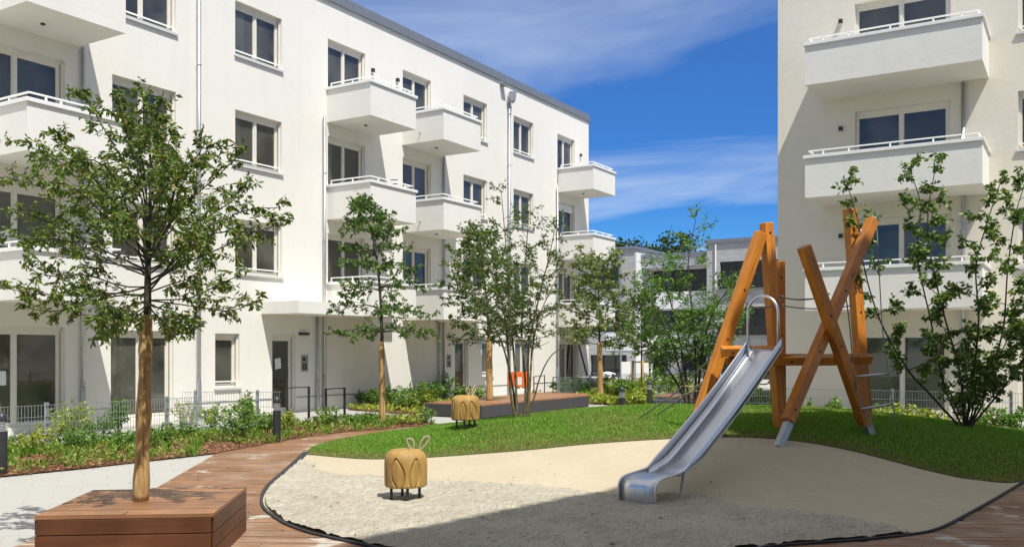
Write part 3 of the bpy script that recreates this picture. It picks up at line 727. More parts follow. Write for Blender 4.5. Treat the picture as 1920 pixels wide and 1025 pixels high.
class Plant:
    def __init__(s): s.segs = []; s.lb = []; s.ld = []; s.ls = []
    def leaves_along(s, pts, n, size, spread=.8, droop=.35, start=.2, jit=.0):
        for k in range(n):
            t = start+(1-start)*(k+random.random()*.6)/n; t = min(t, .999); i = int(t*(len(pts)-1)); f = t*(len(pts)-1)-i
            p = pts[i].lerp(pts[i+1], f); d = (pts[i+1]-pts[i]).normalized()
            v = Vector((random.gauss(0, 1), random.gauss(0, 1), random.gauss(0, .6)))
            v = (d*(1-spread)+v.normalized()*spread+Vector((0, 0, -droop))).normalized()
            if jit: p = p+Vector((random.gauss(0, jit), random.gauss(0, jit), random.gauss(0, jit)))
            s.lb.append(tuple(p)); s.ld.append(tuple(v)); s.ls.append(size*random.uniform(.65, 1.25))
    def branch(s, a, b, r0, sag=.05, twigs=8, tl=.5, leaf=.07, nl=9, wob=.05, sub=2, start=.25, droop=.35, up=.15, tipleaf=True, r1=.004):
        pts = curve_pts(a, b, sag, 8, wob); L = (Vector(b)-Vector(a)).length
        s.segs.append((pts, [r0+(r1-r0)*(i/8)**.8 for i in range(9)]))
        for k in range(twigs):
            t = start+(1-start)*(k+random.random())/twigs; t = min(t, .99); i = int(t*8); p = pts[i].lerp(pts[min(i+1, 8)], t*8-i)
            d = (pts[min(i+1, 8)]-pts[i]).normalized()
            side = d.cross(Vector((random.gauss(0, 1), random.gauss(0, 1), random.gauss(0, 1)))).normalized()
            td = (d*.75+side*.8+Vector((0, 0, up))).normalized(); l = tl*(1.15-.6*t)*random.uniform(.6, 1.2)
            tp = curve_pts(p, p+td*l, .04, 4, .06)
            s.segs.append((tp, [max(.0022, r0*.28)*(1-.7*j/4) for j in range(5)]))
            s.leaves_along(tp, nl, leaf, .75, droop)
            for q in range(sub):
                tt = random.uniform(.3, .9); ii = int(tt*4); pp = tp[ii]
                sd = td.cross(Vector((random.gauss(0, 1), random.gauss(0, 1), random.gauss(0, 1)))).normalized()
                e = pp+(td*.6+sd*.8).normalized()*l*.5
                sp = curve_pts(pp, e, .03, 3, .06); s.segs.append((sp, [.0026, .002, .002, .0015]))
                s.leaves_along(sp, max(3, int(nl*.6)), leaf, .75, droop, .1)
        if tipleaf: s.leaves_along(pts[4:], int(nl*1.2), leaf, .7, droop, 0)
        return pts
    def finish(s, root, bark, leafmat, width=.45, trunkname='trunk', crownname='crown', nseg=6):
        M = parent_world(root).inverted(); T = np.array(M)
        segs = [([M @ p for p in pts], rr) for pts, rr in s.segs]
        tr = tubes_np(trunkname, segs, bark, root, nseg) if segs else None
        if s.lb:
            B = np.array(s.lb) @ T[:3, :3].T+T[:3, 3]; Dv = np.array(s.ld) @ T[:3, :3].T
            leaf_mesh(crownname, B, Dv, np.array(s.ls), leafmat, root, width)
        return tr
def wrap(root, p0, p1, r0, r1, mat, n=20, name='trunk_wrap', wob=.006):
    M = parent_world(root).inverted(); m = MB(); pts = []; rr = []
    K = 26
    for i in range(K+1):
        t = i/K; pts.append(M @ Vector(p0).lerp(Vector(p1), t)); rr.append(r0+(r1-r0)*t+random.uniform(-wob, wob)*.5+wob*sin(t*17))
    m.tube(pts, rr, n); return m.build(name, mat, root, smooth=True)
# ================================================================== apartment building along the left
YA = 19.22
A = empty('apartment_building', (0, YA, 0), 0, 'long white rendered four-storey apartment building with cantilevered balconies on the left', 'building')
winA = []
for a, b in ((13.59, 15.37), (17.27, 18.96), (27.99, 29.56), (31.49, 33.05)):
    for k in (1, 2, 3): winA.append((a, b, FL[k]+.82, FL[k]+2.27, 'sill'))
for a, b in ((10.6, 12.42), (20.84, 22.54), (24.43, 26.0), (35.1, 36.7)):
    for k in (1, 2, 3): winA.append((a, b, FL[k]+.06, FL[k]+2.27, 'door'))
winA += [(10.3, 12.42, .12, 2.27, 'door'), (13.55, 15.30, .12, 2.23, 'door'), (16.6, 17.42, .78, 2.2, 'open'), (18.6, 19.5, .03, 2.2, 'entry'),
         (27.45, 28.3, .03, 2.2, 'entry'), (29.2, 29.95, .78, 2.2, 'single'), (31.6, 33.1, .12, 2.2, 'door'), (35.25, 37.0, .06, 2.2, 'door')]
m = facade('wall', STUCCO, A, 2.0, 38.07, -.05, 12.3, [w_[:4] for w_ in winA])
m.quad((38.07, 0, -.05), (38.07, 13, -.05), (38.07, 13, 12.3), (38.07, 0, 12.3)); m.quad((2, 13, -.05), (2, 0, -.05), (2, 0, 12.3), (2, 13, 12.3))
m.quad((38.07, 13, -.05), (2, 13, -.05), (2, 13, 12.3), (38.07, 13, 12.3)); m.quad((2, .3, 12.29), (38.07, .3, 12.29), (38.07, 12.8, 12.29), (2, 12.8, 12.29))
m.build('wall', STUCCO, A)
MB().box(2.0, 38.13, -.07, .32, 12.302, 12.345).box(2.0, 38.13, -.07, -.055, 12.19, 12.3015).box(2.0, 38.12, -.02, .02, 12.346, 12.50).box(38.12-.012, 38.13, -.054, 13, 12.19, 12.3015).build('roof_coping', ROOFCAP, A)
last = 2.0
for a, b in sorted([(w_[0], w_[1]) for w_ in winA if w_[2] < .3]):
    MB().box(last, a-.02, -.014, -.001, .40, .43).build('drip_strip', ZINC, A); last = b+.02
MB().box(last, 38.07, -.014, -.001, .40, .43).build('drip_strip', ZINC, A)
for i, (a, b, c, d, k) in enumerate(winA):
    if k == 'entry':
        o = window(A, a, b, c, d, 'entry', glass=GLASS_C2)
        o.name = 'entrance_door'; MB().tube([(b-.2, .09, .9), (b-.2, .09, 1.3)], .013, 8).build('door_handle', ZINC, o)
        if a < 20:
            MB().quad((a+.27, .165, 1.22), (a+.50, .165, 1.26), (a+.47, .165, 1.55), (a+.25, .165, 1.52)).build('notice', PAPER, o)
        else:
            MB().box(a+.1, b-.2, .10, .135, .06, .95).build('lower_panel', plain('brown_door_panel', (.10, .055, .03), .5), o)
    else:
        gl = random.choice((GLASS_C, GLASS_C3, GLASS_C2))
        sh = .33 if (35 < a < 35.2 and 5 < c < 7) else 0
        o = window(A, a, b, c, d, 'sill' if k == 'sill' else k, glass=gl, shutter=sh, mull=.42 if a == 10.6 else .5)
        if a > 36: pass
        if a in (10.6, 10.3) and c < 3.5:
            xm = a+(b-a)*.5
            MB().quad((xm-.45, .163, c+.9), (xm-.18, .163, c+.9), (xm-.18, .163, c+1.2), (xm-.45, .163, c+1.2)).build('paper_sheet', PAPER, o)
            if a == 10.6: MB().quad((xm+.30, .163, c+.85), (xm+.52, .163, c+.87), (xm+.50, .163, c+1.17), (xm+.29, .163, c+1.15)).build('paper_sheet', PAPER, o)
DEP = 1.69
for k in (1, 2, 3):
    balcony(A, 10.53, 12.72, DEP, SB[k], spout=1)
    balcony(A, 20.80, 22.94, DEP, SB[k], spout=0)
    balcony(A, 24.40, 26.57, DEP, SB[k], spout=1)
    balcony(A, 35.16, 37.30, DEP, SB[k], spout=0)
# canopies over the two house doors
MB().box(18.19, 20.795, -1.40, -.002, 2.756, 3.09).build('door_canopy', STUCCO_BALC, A)
MB().box(26.575, 28.80, -1.40, -.002, 2.756, 3.09).build('door_canopy', STUCCO_BALC, A)
downpipe(A, 12.80, 0, SB[3]); downpipe(A, 16.02, 0, 12.19, .05); downpipe(A, 20.62, 0, SB[3]+.15); downpipe(A, 20.33, 0, 2.75, .04)
downpipe(A, 26.68, 0, SB[3]); downpipe(A, 26.40, 0, 2.75, .04); dp = downpipe(A, 31.05, 0, 11.45, .055); downpipe(A, 34.98, 0, SB[3]+.15)
MB().lathe([(.08, 11.42), (.14, 11.5), (.19, 11.82), (.20, 11.84)], (31.05, -.22, 0), 4).build('hopper_head', ZINC, dp, bevel=.004)
MB().box(30.45, 30.75, -.24, -.001, 12.0, 12.07).build('overflow_spout', ROOFCAP, A)
for x, z in ((22.85, 10.62), (24.1, 10.62), (37.2, 10.5), (22.9, 4.8)): wall_lamp(A, x, z)
MB().box(19.62, 20.0, -.07, -.001, 2.2, 2.27).build('door_lamp', BLACK, A); MB().box(26.95, 27.3, -.07, -.001, 2.2, 2.27).build('door_lamp', BLACK, A)
for x in (19.72, 26.93):
    o = MB().box(x, x+.26, -.022, -.001, 1.15, 1.62).build('intercom_panel', INTER, A, bevel=.004)
    b = MB().lathe([(.055, 0), (.05, .012)], (0, 0, 0), 16)
    b.v = [(x+.10+p[0], -.023-p[2], 1.50+p[1]) for p in b.v]; b.box(x+.05, x+.11, -.026, -.0225, 1.2, 1.38).box(x+.14, x+.2, -.026, -.0225, 1.2, 1.38); b.build('bell_button', DARK, o)
MB().box(28.85, 29.12, -.10, -.001, 2.0, 2.30).box(28.80, 29.17, -.13, -.101, 2.05, 2.08).box(28.80, 29.17, -.13, -.101, 2.14, 2.17).box(28.80, 29.17, -.13, -.101, 2.23, 2.26).build('vent_grille', ZINC, A)

# ================================================================== building on the right
XB = 26.2
B = empty('apartment_building', (XB, 0, 0), R(-90), 'white apartment block behind the climbing frame, its balcony front partly in shade', 'building')
winB = []
for k in (1, 2, 3): winB.append((-5.22, -2.87, FL[k]+.06, FL[k]+2.27, 'door')); winB.append((-1.35, .35, FL[k]+.82, FL[k]+2.27, 'sill'))
winB += [(-5.15, -2.9, .12, 2.27, 'door'), (-1.35, .35, .12, 2.27, 'door')]
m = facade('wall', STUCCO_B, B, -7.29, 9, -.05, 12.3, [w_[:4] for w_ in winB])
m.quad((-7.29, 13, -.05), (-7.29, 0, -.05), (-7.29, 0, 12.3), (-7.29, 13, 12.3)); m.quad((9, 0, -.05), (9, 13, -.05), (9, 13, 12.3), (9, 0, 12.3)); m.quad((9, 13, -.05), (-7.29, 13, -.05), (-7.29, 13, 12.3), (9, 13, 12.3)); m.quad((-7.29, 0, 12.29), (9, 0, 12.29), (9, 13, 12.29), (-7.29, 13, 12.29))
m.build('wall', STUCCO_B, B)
MB().box(-7.35, 9, -.07, .32, 12.302, 12.345).box(-7.35, 9, -.07, -.055, 12.19, 12.3015).build('roof_coping', ROOFCAP, B)
for i, (a, b, c, d, k) in enumerate(winB): window(B, a, b, c, d, k, glass=GLASS_C2)
for k in (1, 2, 3): balcony(B, -6.10, -2.0, 1.77, SB[k]+.03, h=1.0, spout=0, light=False)
downpipe(B, -2.58, 0, SB[3])
for z in (4.85, 7.75, 10.65): wall_lamp(B, -6.0+.42, z)
# the block that throws the shade over the play mound (right beside and behind the camera)
hC = 16.0; sh_ = (-.2576*hC, -.4654*hC)
foot = [(p[0]+sh_[0], p[1]+sh_[1]) for p in ((-22, 9.8), (7.0, 5.55), (13.9, 4.5), (14.1, 5.5), (15.4, 5.45), (15.8, 4.6), (16.5, 3.6), (17.1, 2.6), (17.9, .6), (19.3, -4), (21, -14), (-22, -14))]
S_ = empty('apartment_building', (11, -4, 0), 0, 'tall white block just outside the right edge that shades the slide', 'building')
def prism(pts, z0, z1, cap=True):
    m = MB(); n = len(pts); P_ = [(p[0]-11, p[1]+4) for p in pts]
    for i in range(n): a, b = P_[i], P_[(i+1) % n]; m.quad((*a, z0), (*b, z0), (*b, z1), (*a, z1))
    m.quad(*[(*p, z1) for p in P_]); m.quad(*[(*p, z0) for p in P_]); return m
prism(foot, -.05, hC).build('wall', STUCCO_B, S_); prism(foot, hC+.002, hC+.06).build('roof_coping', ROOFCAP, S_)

# ================================================================== grey brick terrace houses
XC = 56.5
TERR = 'row of three storey houses in grey brick and white render at the far end'
Ct = empty('brick_house', (XC, 0, 0), R(-90), 'three-storey grey brick house with dark windows behind the wrapped tree beside the long white building', 'house', 'grey brick houses at the far end')
def far_win(par, x0, x1, z0, z1, y=0, n=2):
    m = MB(); t = .07
    m.box(x0, x1, y+.14, y+.2, z1-t, z1).box(x0, x1, y+.14, y+.2, z0, z0+t)
    for i in range(n+1):
        x = x0+(x1-x0-t)*i/n; m.box(x, x+t, y+.135, y+.205, z0+t, z1-t)
    o = m.build('window', DARK, par); MB().quad((x0, y+.18, z0), (x1, y+.18, z0), (x1, y+.18, z1), (x0, y+.18, z1)).build('pane', GLASS_D, o); return o
hl = [(-28.3, -26.3, 5.85, 7.28), (-28.3, -26.3, 3.0, 4.42), (-26.9, -25.9, 2.2, 4.42), (-28.4, -25.7, -.05, 1.46)]
hl = [hl[0], (-28.3, -25.9, 3.0, 4.42), hl[3]]
m = facade('wall', BRICK, Ct, -40, -25.1, -1, 8.45, hl); m.quad((-25.1, 0, -1), (-25.1, 2.2, -1), (-25.1, 2.2, 8.45), (-25.1, 0, 8.45)).box(-40, -25.13, .3, 8, -1, 8.44); m.build('wall', BRICK, Ct)
for h in hl: far_win(Ct, *h, n=3)
MB().box(-40, -25.0, -.12, 8.1, 8.451, 8.62).build('roof_edge', ROOFCAP, Ct); MB().box(-25.099, -25.04, .1, 2.15, 4.6, 8.2).box(-25.099, -25.04, .1, 2.15, -1, 4.3).build('white_side_panel', WHITE_P, Ct)
MB().box(-27.2, -25.15, -.03, -.002, 1.75, 2.9).build('white_panel', WHITE_P, Ct)
MB().tube([(-26.1, -.08, -1), (-26.1, -.08, 8.3)], .05, 8).build('downpipe', ZINC, Ct)
Cm = empty('brick_house', (XC+2.2, 0, 0), R(-90), 'recessed white rendered house with loggias between the two grey brick houses', 'house', 'grey brick houses at the far end')
hm = [(-24.9, -20.8, 5.5, 7.15), (-24.9, -20.8, 3.0, 4.45), (-24.9, -23.7, -.9, 1.5), (-22.8, -20.8, -.1, 1.5)]
m = facade('wall', WHITE_P, Cm, -25.095, -20.205, -1, 7.9, hm, depth=.5); m.build('wall', WHITE_P, Cm)
for h in hm: far_win(Cm, *h, y=.3, n=3 if h[1]-h[0] > 3 else 2)
MB().box(-25.09, -20.21, -1.3, 3, 7.25, 7.75).build('loggia_roof', WHITE_P, Cm); MB().box(-25.09, -20.21, -1.45, 8, 7.752, 8.12).build('roof_edge', ROOFCAP, Cm)
MB().box(-25.09, -20.21, -1.2, -1.08, 4.5, 5.6).box(-25.09, -20.21, -1.07, -.003, 4.5, 4.62).build('loggia_parapet', WHITE_P, Cm); MB().box(-25.09, -20.21, -1.2, -1.08, 1.6, 2.75).box(-25.09, -20.21, -1.07, -.003, 1.6, 1.72).build('loggia_parapet', WHITE_P, Cm)
Cr = empty('brick_house', (XC, 0, 0), R(-90), 'three-storey grey brick house behind the left leg of the climbing frame', 'house', 'grey brick houses at the far end')
hr = [(-19.35, -15.6, 5.85, 7.3), (-18.6, -15.6, 2.95, 4.45), (-19.3, -15.6, -.1, 1.5)]
m = facade('wall', BRICK, Cr, -20.2, -8, -1, 8.5, hr); m.quad((-20.2, 2.2, -1), (-20.2, 0, -1), (-20.2, 0, 8.5), (-20.2, 2.2, 8.5)).box(-20.17, -8, .3, 8, -1, 8.49); m.build('wall', BRICK, Cr)
for h in hr: far_win(Cr, *h, n=4)
MB().box(-20.3, -8, -.12, 8.1, 8.501, 8.72).build('roof_edge', ROOFCAP, Cr); MB().tube([(-19.6, -.08, -1), (-19.6, -.08, 8.4)], .05, 8).build('downpipe', WHITE_METAL, Cr)
for k, (z) in enumerate((5.85, 2.95)): MB().box(-19.4, -15.5, -.25, -.003, z-.25, z-.05).box(-19.4, -15.5, -.25, -.23, z-.05, z+.35).build('railing', GLASS_D, Cr)

# ================================================================== trees far behind
def far_tree(px, d, zb, zt_, wdt, label, n=1500, leaf=.5):
    p = W(px, d); root = empty('tree', p, 0, label, 'tree', 'trees behind the brick houses'); pl_ = Plant()
    c = Vector((p.x, p.y, (zb+zt_)/2)); pl_.segs.append(([p, Vector((p.x, p.y, zb+1))], [.25, .15]))
    for k in range(n//12):
        v = Vector((random.gauss(0, 1), random.gauss(0, 1), random.gauss(0, 1))).normalized()*random.uniform(.6, 1.0)
        q = c+Vector((v.x*wdt/2, v.y*wdt/2, v.z*(zt_-zb)/2)); 
        if k % 4 == 0: pl_.segs.append(([Vector((p.x, p.y, zb+1)), q], [.07, .02]))
        for j in range(12):
            o = q+Vector((random.gauss(0, .38), random.gauss(0, .38), random.gauss(0, .3)))
            pl_.lb.append(tuple(o)); dv = Vector((random.gauss(0, 1), random.gauss(0, 1), random.gauss(-.2, .7))).normalized(); pl_.ld.append(tuple(dv)); pl_.ls.append(leaf*random.uniform(.5, 1.1))
    pl_.finish(root, BARK, LEAF_DARK, .6)
far_tree(1192, 86, 6, 12.1, 5.0, 'dark leafy tree top above the roof nearest the long white building')
far_tree(1148, 84, 6, 11.9, 3.4, 'dark leafy tree top just right of the top right balcony of the long building')
far_tree(1262, 88, 6, 13.0, 6.0, 'dark round tree top above the recessed white loggia house', 2000)
far_tree(1222, 95, 5, 11.6, 4.0, 'low dark tree top in the dip between the two taller crowns')

# ================================================================== trees in the courtyard
def auto_crown(P, leader, W0, nb, prof, up, leaf, twigs=5, nl=7, tl=.35, r0=.02, sag=-.02, sub=2, droop=.35, cz=0, start=0.0, tiers=0):
    """leader: list of points; side branches leave it with a length given by prof(t)"""
    for k in range(nb):
        t = start+(1-start)*(k+random.random())/nb
        if tiers: t = min(.99, (math.floor(t*tiers)+.5+random.uniform(-.13, .13))/tiers)
        x = t*(len(leader)-1); i = min(int(x), len(leader)-2); p = leader[i].lerp(leader[i+1], x-i)
        a = k*2.399+random.uniform(-.4, .4); u = up(t); L = W0*prof(t)*random.uniform(.75, 1.1)
        e = p+Vector((cos(a)*cos(u), sin(a)*cos(u), sin(u)))*L
        P.branch(p, e, r0*(1-.6*t), sag, max(2, int(twigs*(.4+prof(t)*.8))), tl, leaf, nl, .05, sub, .2, droop)
def lead(pts, n=5): return [Vector(p) for p in smooth_chain([tuple(p) for p in pts], n)]
# --- T1: the cherry in the wooden planter
t1p = G(265, 938, .42); T1 = empty('cherry_tree', t1p, 0, 'young cherry tree with reed-wrapped trunk growing out of the wooden planter', 'tree')
d1 = 8.26; P = Plant()
ld1 = lead([Q(264, 938, d1), Q(268, 760, d1), Q(276, 600, d1), Q(277, 520, d1), Q(279, 430, d1), Q(283, 330, d1), Q(278, 240, d1)])
P.segs.append((ld1, [.05-.044*(i/(len(ld1)-1)) for i in range(len(ld1))]))
ends = [(152, 150, .2, 440), (212, 150, -.2, 420), (228, 185, .5, 400), (268, 148, 0, 330), (300, 165, -.5, 380), (250, 215, .9, 430), (330, 225, .3, 430), (385, 245, -.3, 450), (412, 240, .4, 470), (455, 262, -.1, 480),
        (360, 300, -.8, 460), (470, 345, .5, 500), (520, 390, -.4, 510), (545, 418, .1, 520), (450, 440, -.9, 520), (400, 500, .8, 530), (487, 560, .2, 545), (395, 470, -1.0, 530), (440, 520, -.5, 545), (370, 615, -.6, 552), (335, 625, .5, 555),
        (40, 245, .1, 450), (95, 225, -.5, 440), (60, 290, .6, 460), (8, 330, .0, 470), (90, 340, -.9, 470), (20, 390, .4, 490), (-5, 440, -.3, 500), (60, 455, .9, 500), (-15, 535, .1, 520), (50, 500, -.7, 520), (45, 575, .3, 535), (120, 545, -.5, 540), (185, 625, .4, 552), (140, 590, -.9, 545), (215, 590, -.8, 552),
        (150, 300, -1.2, 450), (300, 300, -1.2, 440), (200, 330, 1.2, 450), (350, 380, 1.2, 470), (230, 420, -1.3, 500), (310, 260, 1.0, 420), (120, 400, .6, 480), (420, 380, .9, 490)]
for px, py, dd, ys in ends:
    if py < 300: py += 22
    e = Q(px, py, d1+dd); s = Q(277+random.uniform(-3, 3), ys+18, d1); L = (e-s).length
    P.branch(s, e, .005+.0035*L, -.05 if py > 480 else .07, int(7+L*6.5), .25, .058, 11, .05, 2, .24, .42, .06)
P.finish(T1, BARK, LEAF_CHERRY, .40)
wrap(T1, Q(264, 939, d1), Q(275, 590, d1), .068, .052, REED)
# --- T2
t2p = G(716, 793); d2 = 22.4; T2 = empty('hornbeam_tree', t2p, 0, 'slender tree in tiers with jute-wrapped trunk in front of the shaded wall', 'tree')
P = Plant(); l2 = lead([Q(716, 793, d2), Q(715, 700, d2), Q(716, 625, d2), Q(712, 540, d2), Q(702, 460, d2), Q(688, 410, d2), Q(676, 378, d2)])
P.segs.append((l2, [.06-.054*(i/(len(l2)-1)) for i in range(len(l2))]))
auto_crown(P, l2[9:], 1.6, 60, lambda t: max(.13, (1-t)**.8 if t > .06 else .9), lambda t: -.10+.35*t, .085, 8, 12, .32, .018, .05, 1, .5, tiers=9)
P.branch(l2[18], Q(735, 395, d2), .012, .05, 4, .25, .10, 7)
P.finish(T2, BARK, LEAF_HORN, .5); wrap(T2, Q(717, 794, d2), Q(715, 640, d2), .085, .065, JUTE, 14)
# --- T3 on the wooden platform
d3 = 26.3; t3p = Q(918, 751, d3); T3 = empty('tree', t3p, 0, 'small tree with wrapped trunk growing out of the low timber platform', 'tree')
P = Plant(); l3 = lead([t3p, Q(918, 690, d3), Q(917, 632, d3), Q(912, 560, d3), Q(905, 500, d3), Q(900, 440, d3)])
P.segs.append((l3, [.06-.05*(i/(len(l3)-1)) for i in range(len(l3))]))
auto_crown(P, l3[9:], 1.45, 54, lambda t: max(.25, sin(pi*min(1, .25+t*.72))), lambda t: .1+.55*t, .12, 6, 9, .42, .02, .02)
P.finish(T3, BARK, LEAF_OAK, .42); wrap(T3, Q(918, 751, d3), Q(917, 632, d3), .10, .085, REED, 14)
# --- T4 multi-stem at the mound edge
d4 = 17.6
def multistem(name, label, base_pts, stems, leafm, leaf, twigs, nl, tl, W0, nb, barkm=BARK, r0=.035, width=.42, tstart=.35, sub=2):
    root = empty(name, base_pts, 0, label, 'tree'); P = Plant()
    for pts in stems:
        ld = lead(pts, 6); n = len(ld); rr = r0*random.uniform(.75, 1.0)
        P.segs.append((ld, [rr+(0.006-rr)*(i/(n-1)) for i in range(n)]))
        s = ld[int(n*tstart):]
        auto_crown(P, s, W0, nb, lambda t: max(.3, 1-.65*t), lambda t: .25+.5*random.random(), leaf, twigs, nl, tl, .011, .02, sub, .35)
    P.finish(root, barkm, leafm, width); return root
b4_ = Q(974, 789, d4); T4 = multistem('multistem_tree', 'airy multi-stemmed tree with dark bare stems on the left end of the lawn', b4_, [
    [Q(969, 790, d4), Q(958, 740, d4), Q(952, 650, d4-.1), Q(940, 560, d4-.3), Q(905, 480, d4-.6), Q(880, 440, d4-.8)],
    [Q(970, 790, d4), Q(966, 700, d4+.1), Q(958, 600, d4+.3), Q(950, 480, d4+.5), Q(940, 360, d4+.5)],
    [Q(984, 788, d4), Q(985, 720, d4), Q(978, 620, d4), Q(985, 500, d4), Q(992, 395, d4)],
    [Q(986, 788, d4), Q(990, 740, d4), Q(992, 650, d4-.2), Q(1010, 560, d4-.4), Q(1030, 480, d4-.6), Q(1040, 430, d4-.6)],
    [Q(988, 788, d4), Q(993, 730, d4+.1), Q(1000, 640, d4+.4), Q(1020, 570, d4+.7), Q(1060, 490, d4+.9)],
    [Q(968, 790, d4), Q(962, 730, d4+.2), Q(940, 640, d4+.5), Q(900, 570, d4+.8), Q(860, 500, d4+.9)]],
    LEAF_OAK, .074, 5, 7, .32, .60, 13, BARK_L, .034, .38, .42)
P = Plant(); ld = lead([Q(988, 786, d4), Q(1000, 750, d4), Q(1015, 700, d4-.1), Q(1035, 665, d4-.2), Q(1065, 645, d4-.2), Q(1078, 625, d4-.2)])
P.segs.append((ld, [.02-.015*(i/(len(ld)-1)) for i in range(len(ld))])); P.branch(ld[18], Q(1070, 600, d4), .008, .02, 3, .2, .07, 5)
P.segs.append((lead([Q(985, 660, d4), Q(1010, 650, d4), Q(1030, 640, d4)], 3), [.006]*7))
P.finish(T4, BARK_L, LEAF_OAK, .4, 'low_branch', 'branch_leaves')
# --- T5
d5 = 33.5; t5 = Q(1126, 749, d5); T5 = empty('tree', t5, 0, 'sparse olive-green tree with reed-wrapped trunk near the end of the white building', 'tree')
P = Plant(); l5 = lead([t5, Q(1125, 690, d5), Q(1124, 640, d5), Q(1124, 590, d5), Q(1122, 540, d5), Q(1122, 500, d5)])
P.segs.append((l5, [.06-.05*(i/(len(l5)-1)) for i in range(len(l5))]))
auto_crown(P, l5[9:], 1.5, 46, lambda t: max(.45, 1-.35*t), lambda t: .1+.6*t, .14, 6, 9, .45, .02, .03)
P.finish(T5, BARK, LEAF_DUSTY, .42); wrap(T5, Q(1126, 749, d5), Q(1124, 642, d5), .11, .085, REED, 14)
# --- T6
d6 = 18.8; T6 = multistem('multistem_tree', 'multi-stemmed tree with narrow leaves just left of the climbing frame', Q(1298, 775, d6), [
    [Q(1290, 778, d6), Q(1280, 720, d6), Q(1262, 650, d6-.1), Q(1230, 580, d6-.3), Q(1200, 540, d6-.4)],
    [Q(1295, 778, d6), Q(1285, 700, d6), Q(1270, 620, d6), Q(1250, 540, d6), Q(1230, 500, d6)],
    [Q(1300, 778, d6), Q(1305, 700, d6), Q(1300, 600, d6), Q(1290, 500, d6), Q(1305, 410, d6)],
    [Q(1306, 778, d6), Q(1312, 700, d6), Q(1320, 640, d6-.3), Q(1345, 570, d6-.6), Q(1385, 530, d6-.8)],
    [Q(1308, 778, d6), Q(1318, 720, d6), Q(1335, 650, d6+.3), Q(1360, 600, d6+.5), Q(1385, 590, d6+.5)],
    [Q(1296, 778, d6), Q(1270, 720, d6+.2), Q(1230, 660, d6+.4), Q(1195, 620, d6+.5)]],
    LEAF_BRIGHT, .080, 6, 8, .36, .74, 17, BARK, .034, .32, .28)
# --- T7 staked tree
d7 = 36; t7 = Q(1203, 746, d7); T7 = empty('tree', t7, 0, 'small staked tree between three timber poles at the far end', 'tree')
P = Plant(); l7 = lead([t7, Q(1203, 690, d7), Q(1203, 640, d7), Q(1203, 570, d7)])
P.segs.append((l7, [.05-.04*(i/(len(l7)-1)) for i in range(len(l7))]))
auto_crown(P, l7[8:], 1.3, 48, lambda t: max(.35, 1-.5*t), lambda t: .1+.7*t, .14, 4, 7, .45, .02, .02)
P.finish(T7, BARK, LEAF_OAK, .42)
for dx, dy in ((-.34, -.2), (.34, -.2), (0, .38)):
    s = MB().tube([Vector((dx*1.1, dy*1.1, 0)), Vector((dx*.95, dy*.95, 1.45))], .042, 8).build('stake', LOGWOOD, T7, smooth=True)
MB().bar((-.33, -.19, 1.4), (.33, -.19, 1.4), .05).bar((.33, -.19, 1.4), (0, .36, 1.4), .05).bar((-.33, -.19, 1.4), (0, .36, 1.4), .05).build('stake_rail', LOGWOOD, T7)
# --- T8 right
d8 = 15.2; T8 = multistem('multistem_tree', 'large round-leaved multi-stemmed shrub tree at the right edge of the mound', Q(1812, 800, d8), [
    [Q(1800, 800, d8), Q(1745, 740, d8), Q(1700, 690, d8), Q(1650, 600, d8-.1), Q(1620, 500, d8-.2), Q(1610, 420, d8-.3), Q(1585, 335, d8-.3)],
    [Q(1805, 802, d8), Q(1770, 720, d8+.2), Q(1745, 600, d8+.3), Q(1720, 480, d8+.4), Q(1725, 380, d8+.4), Q(1700, 310, d8+.4)],
    [Q(1808, 802, d8), Q(1800, 700, d8), Q(1770, 590, d8), Q(1745, 480, d8), Q(1740, 400, d8), Q(1755, 310, d8)],
    [Q(1812, 802, d8), Q(1825, 700, d8), Q(1835, 600, d8-.3), Q(1830, 500, d8-.4), Q(1850, 420, d8-.5), Q(1880, 330, d8-.5)],
    [Q(1815, 802, d8), Q(1850, 720, d8), Q(1880, 620, d8), Q(1890, 500, d8), Q(1905, 400, d8), Q(1925, 335, d8)],
    [Q(1818, 802, d8), Q(1870, 740, d8-.2), Q(1915, 680, d8-.3), Q(1950, 600, d8-.4), Q(1960, 480, d8-.4)],
    [Q(1816, 802, d8), Q(1840, 760, d8+.3), Q(1860, 700, d8+.6), Q(1895, 620, d8+.8), Q(1920, 540, d8+.8)]],
    LEAF_RIGHT, .082, 5, 8, .26, .46, 19, BARK, .022, .62, .22)
P = Plant()
for k in range(16):
    a = random.uniform(0, 2*pi); b_ = Q(1812, 800, d8); P.branch(b_, b_+Vector((cos(a)*random.uniform(.15, .6), sin(a)*random.uniform(.15, .6), random.uniform(.5, 1.5))), .008, .03, 5, .25, .082, 7, .06, 1)
P.finish(T8, BARK, LEAF_RIGHT, .62, 'low_stems', 'low_leaves')

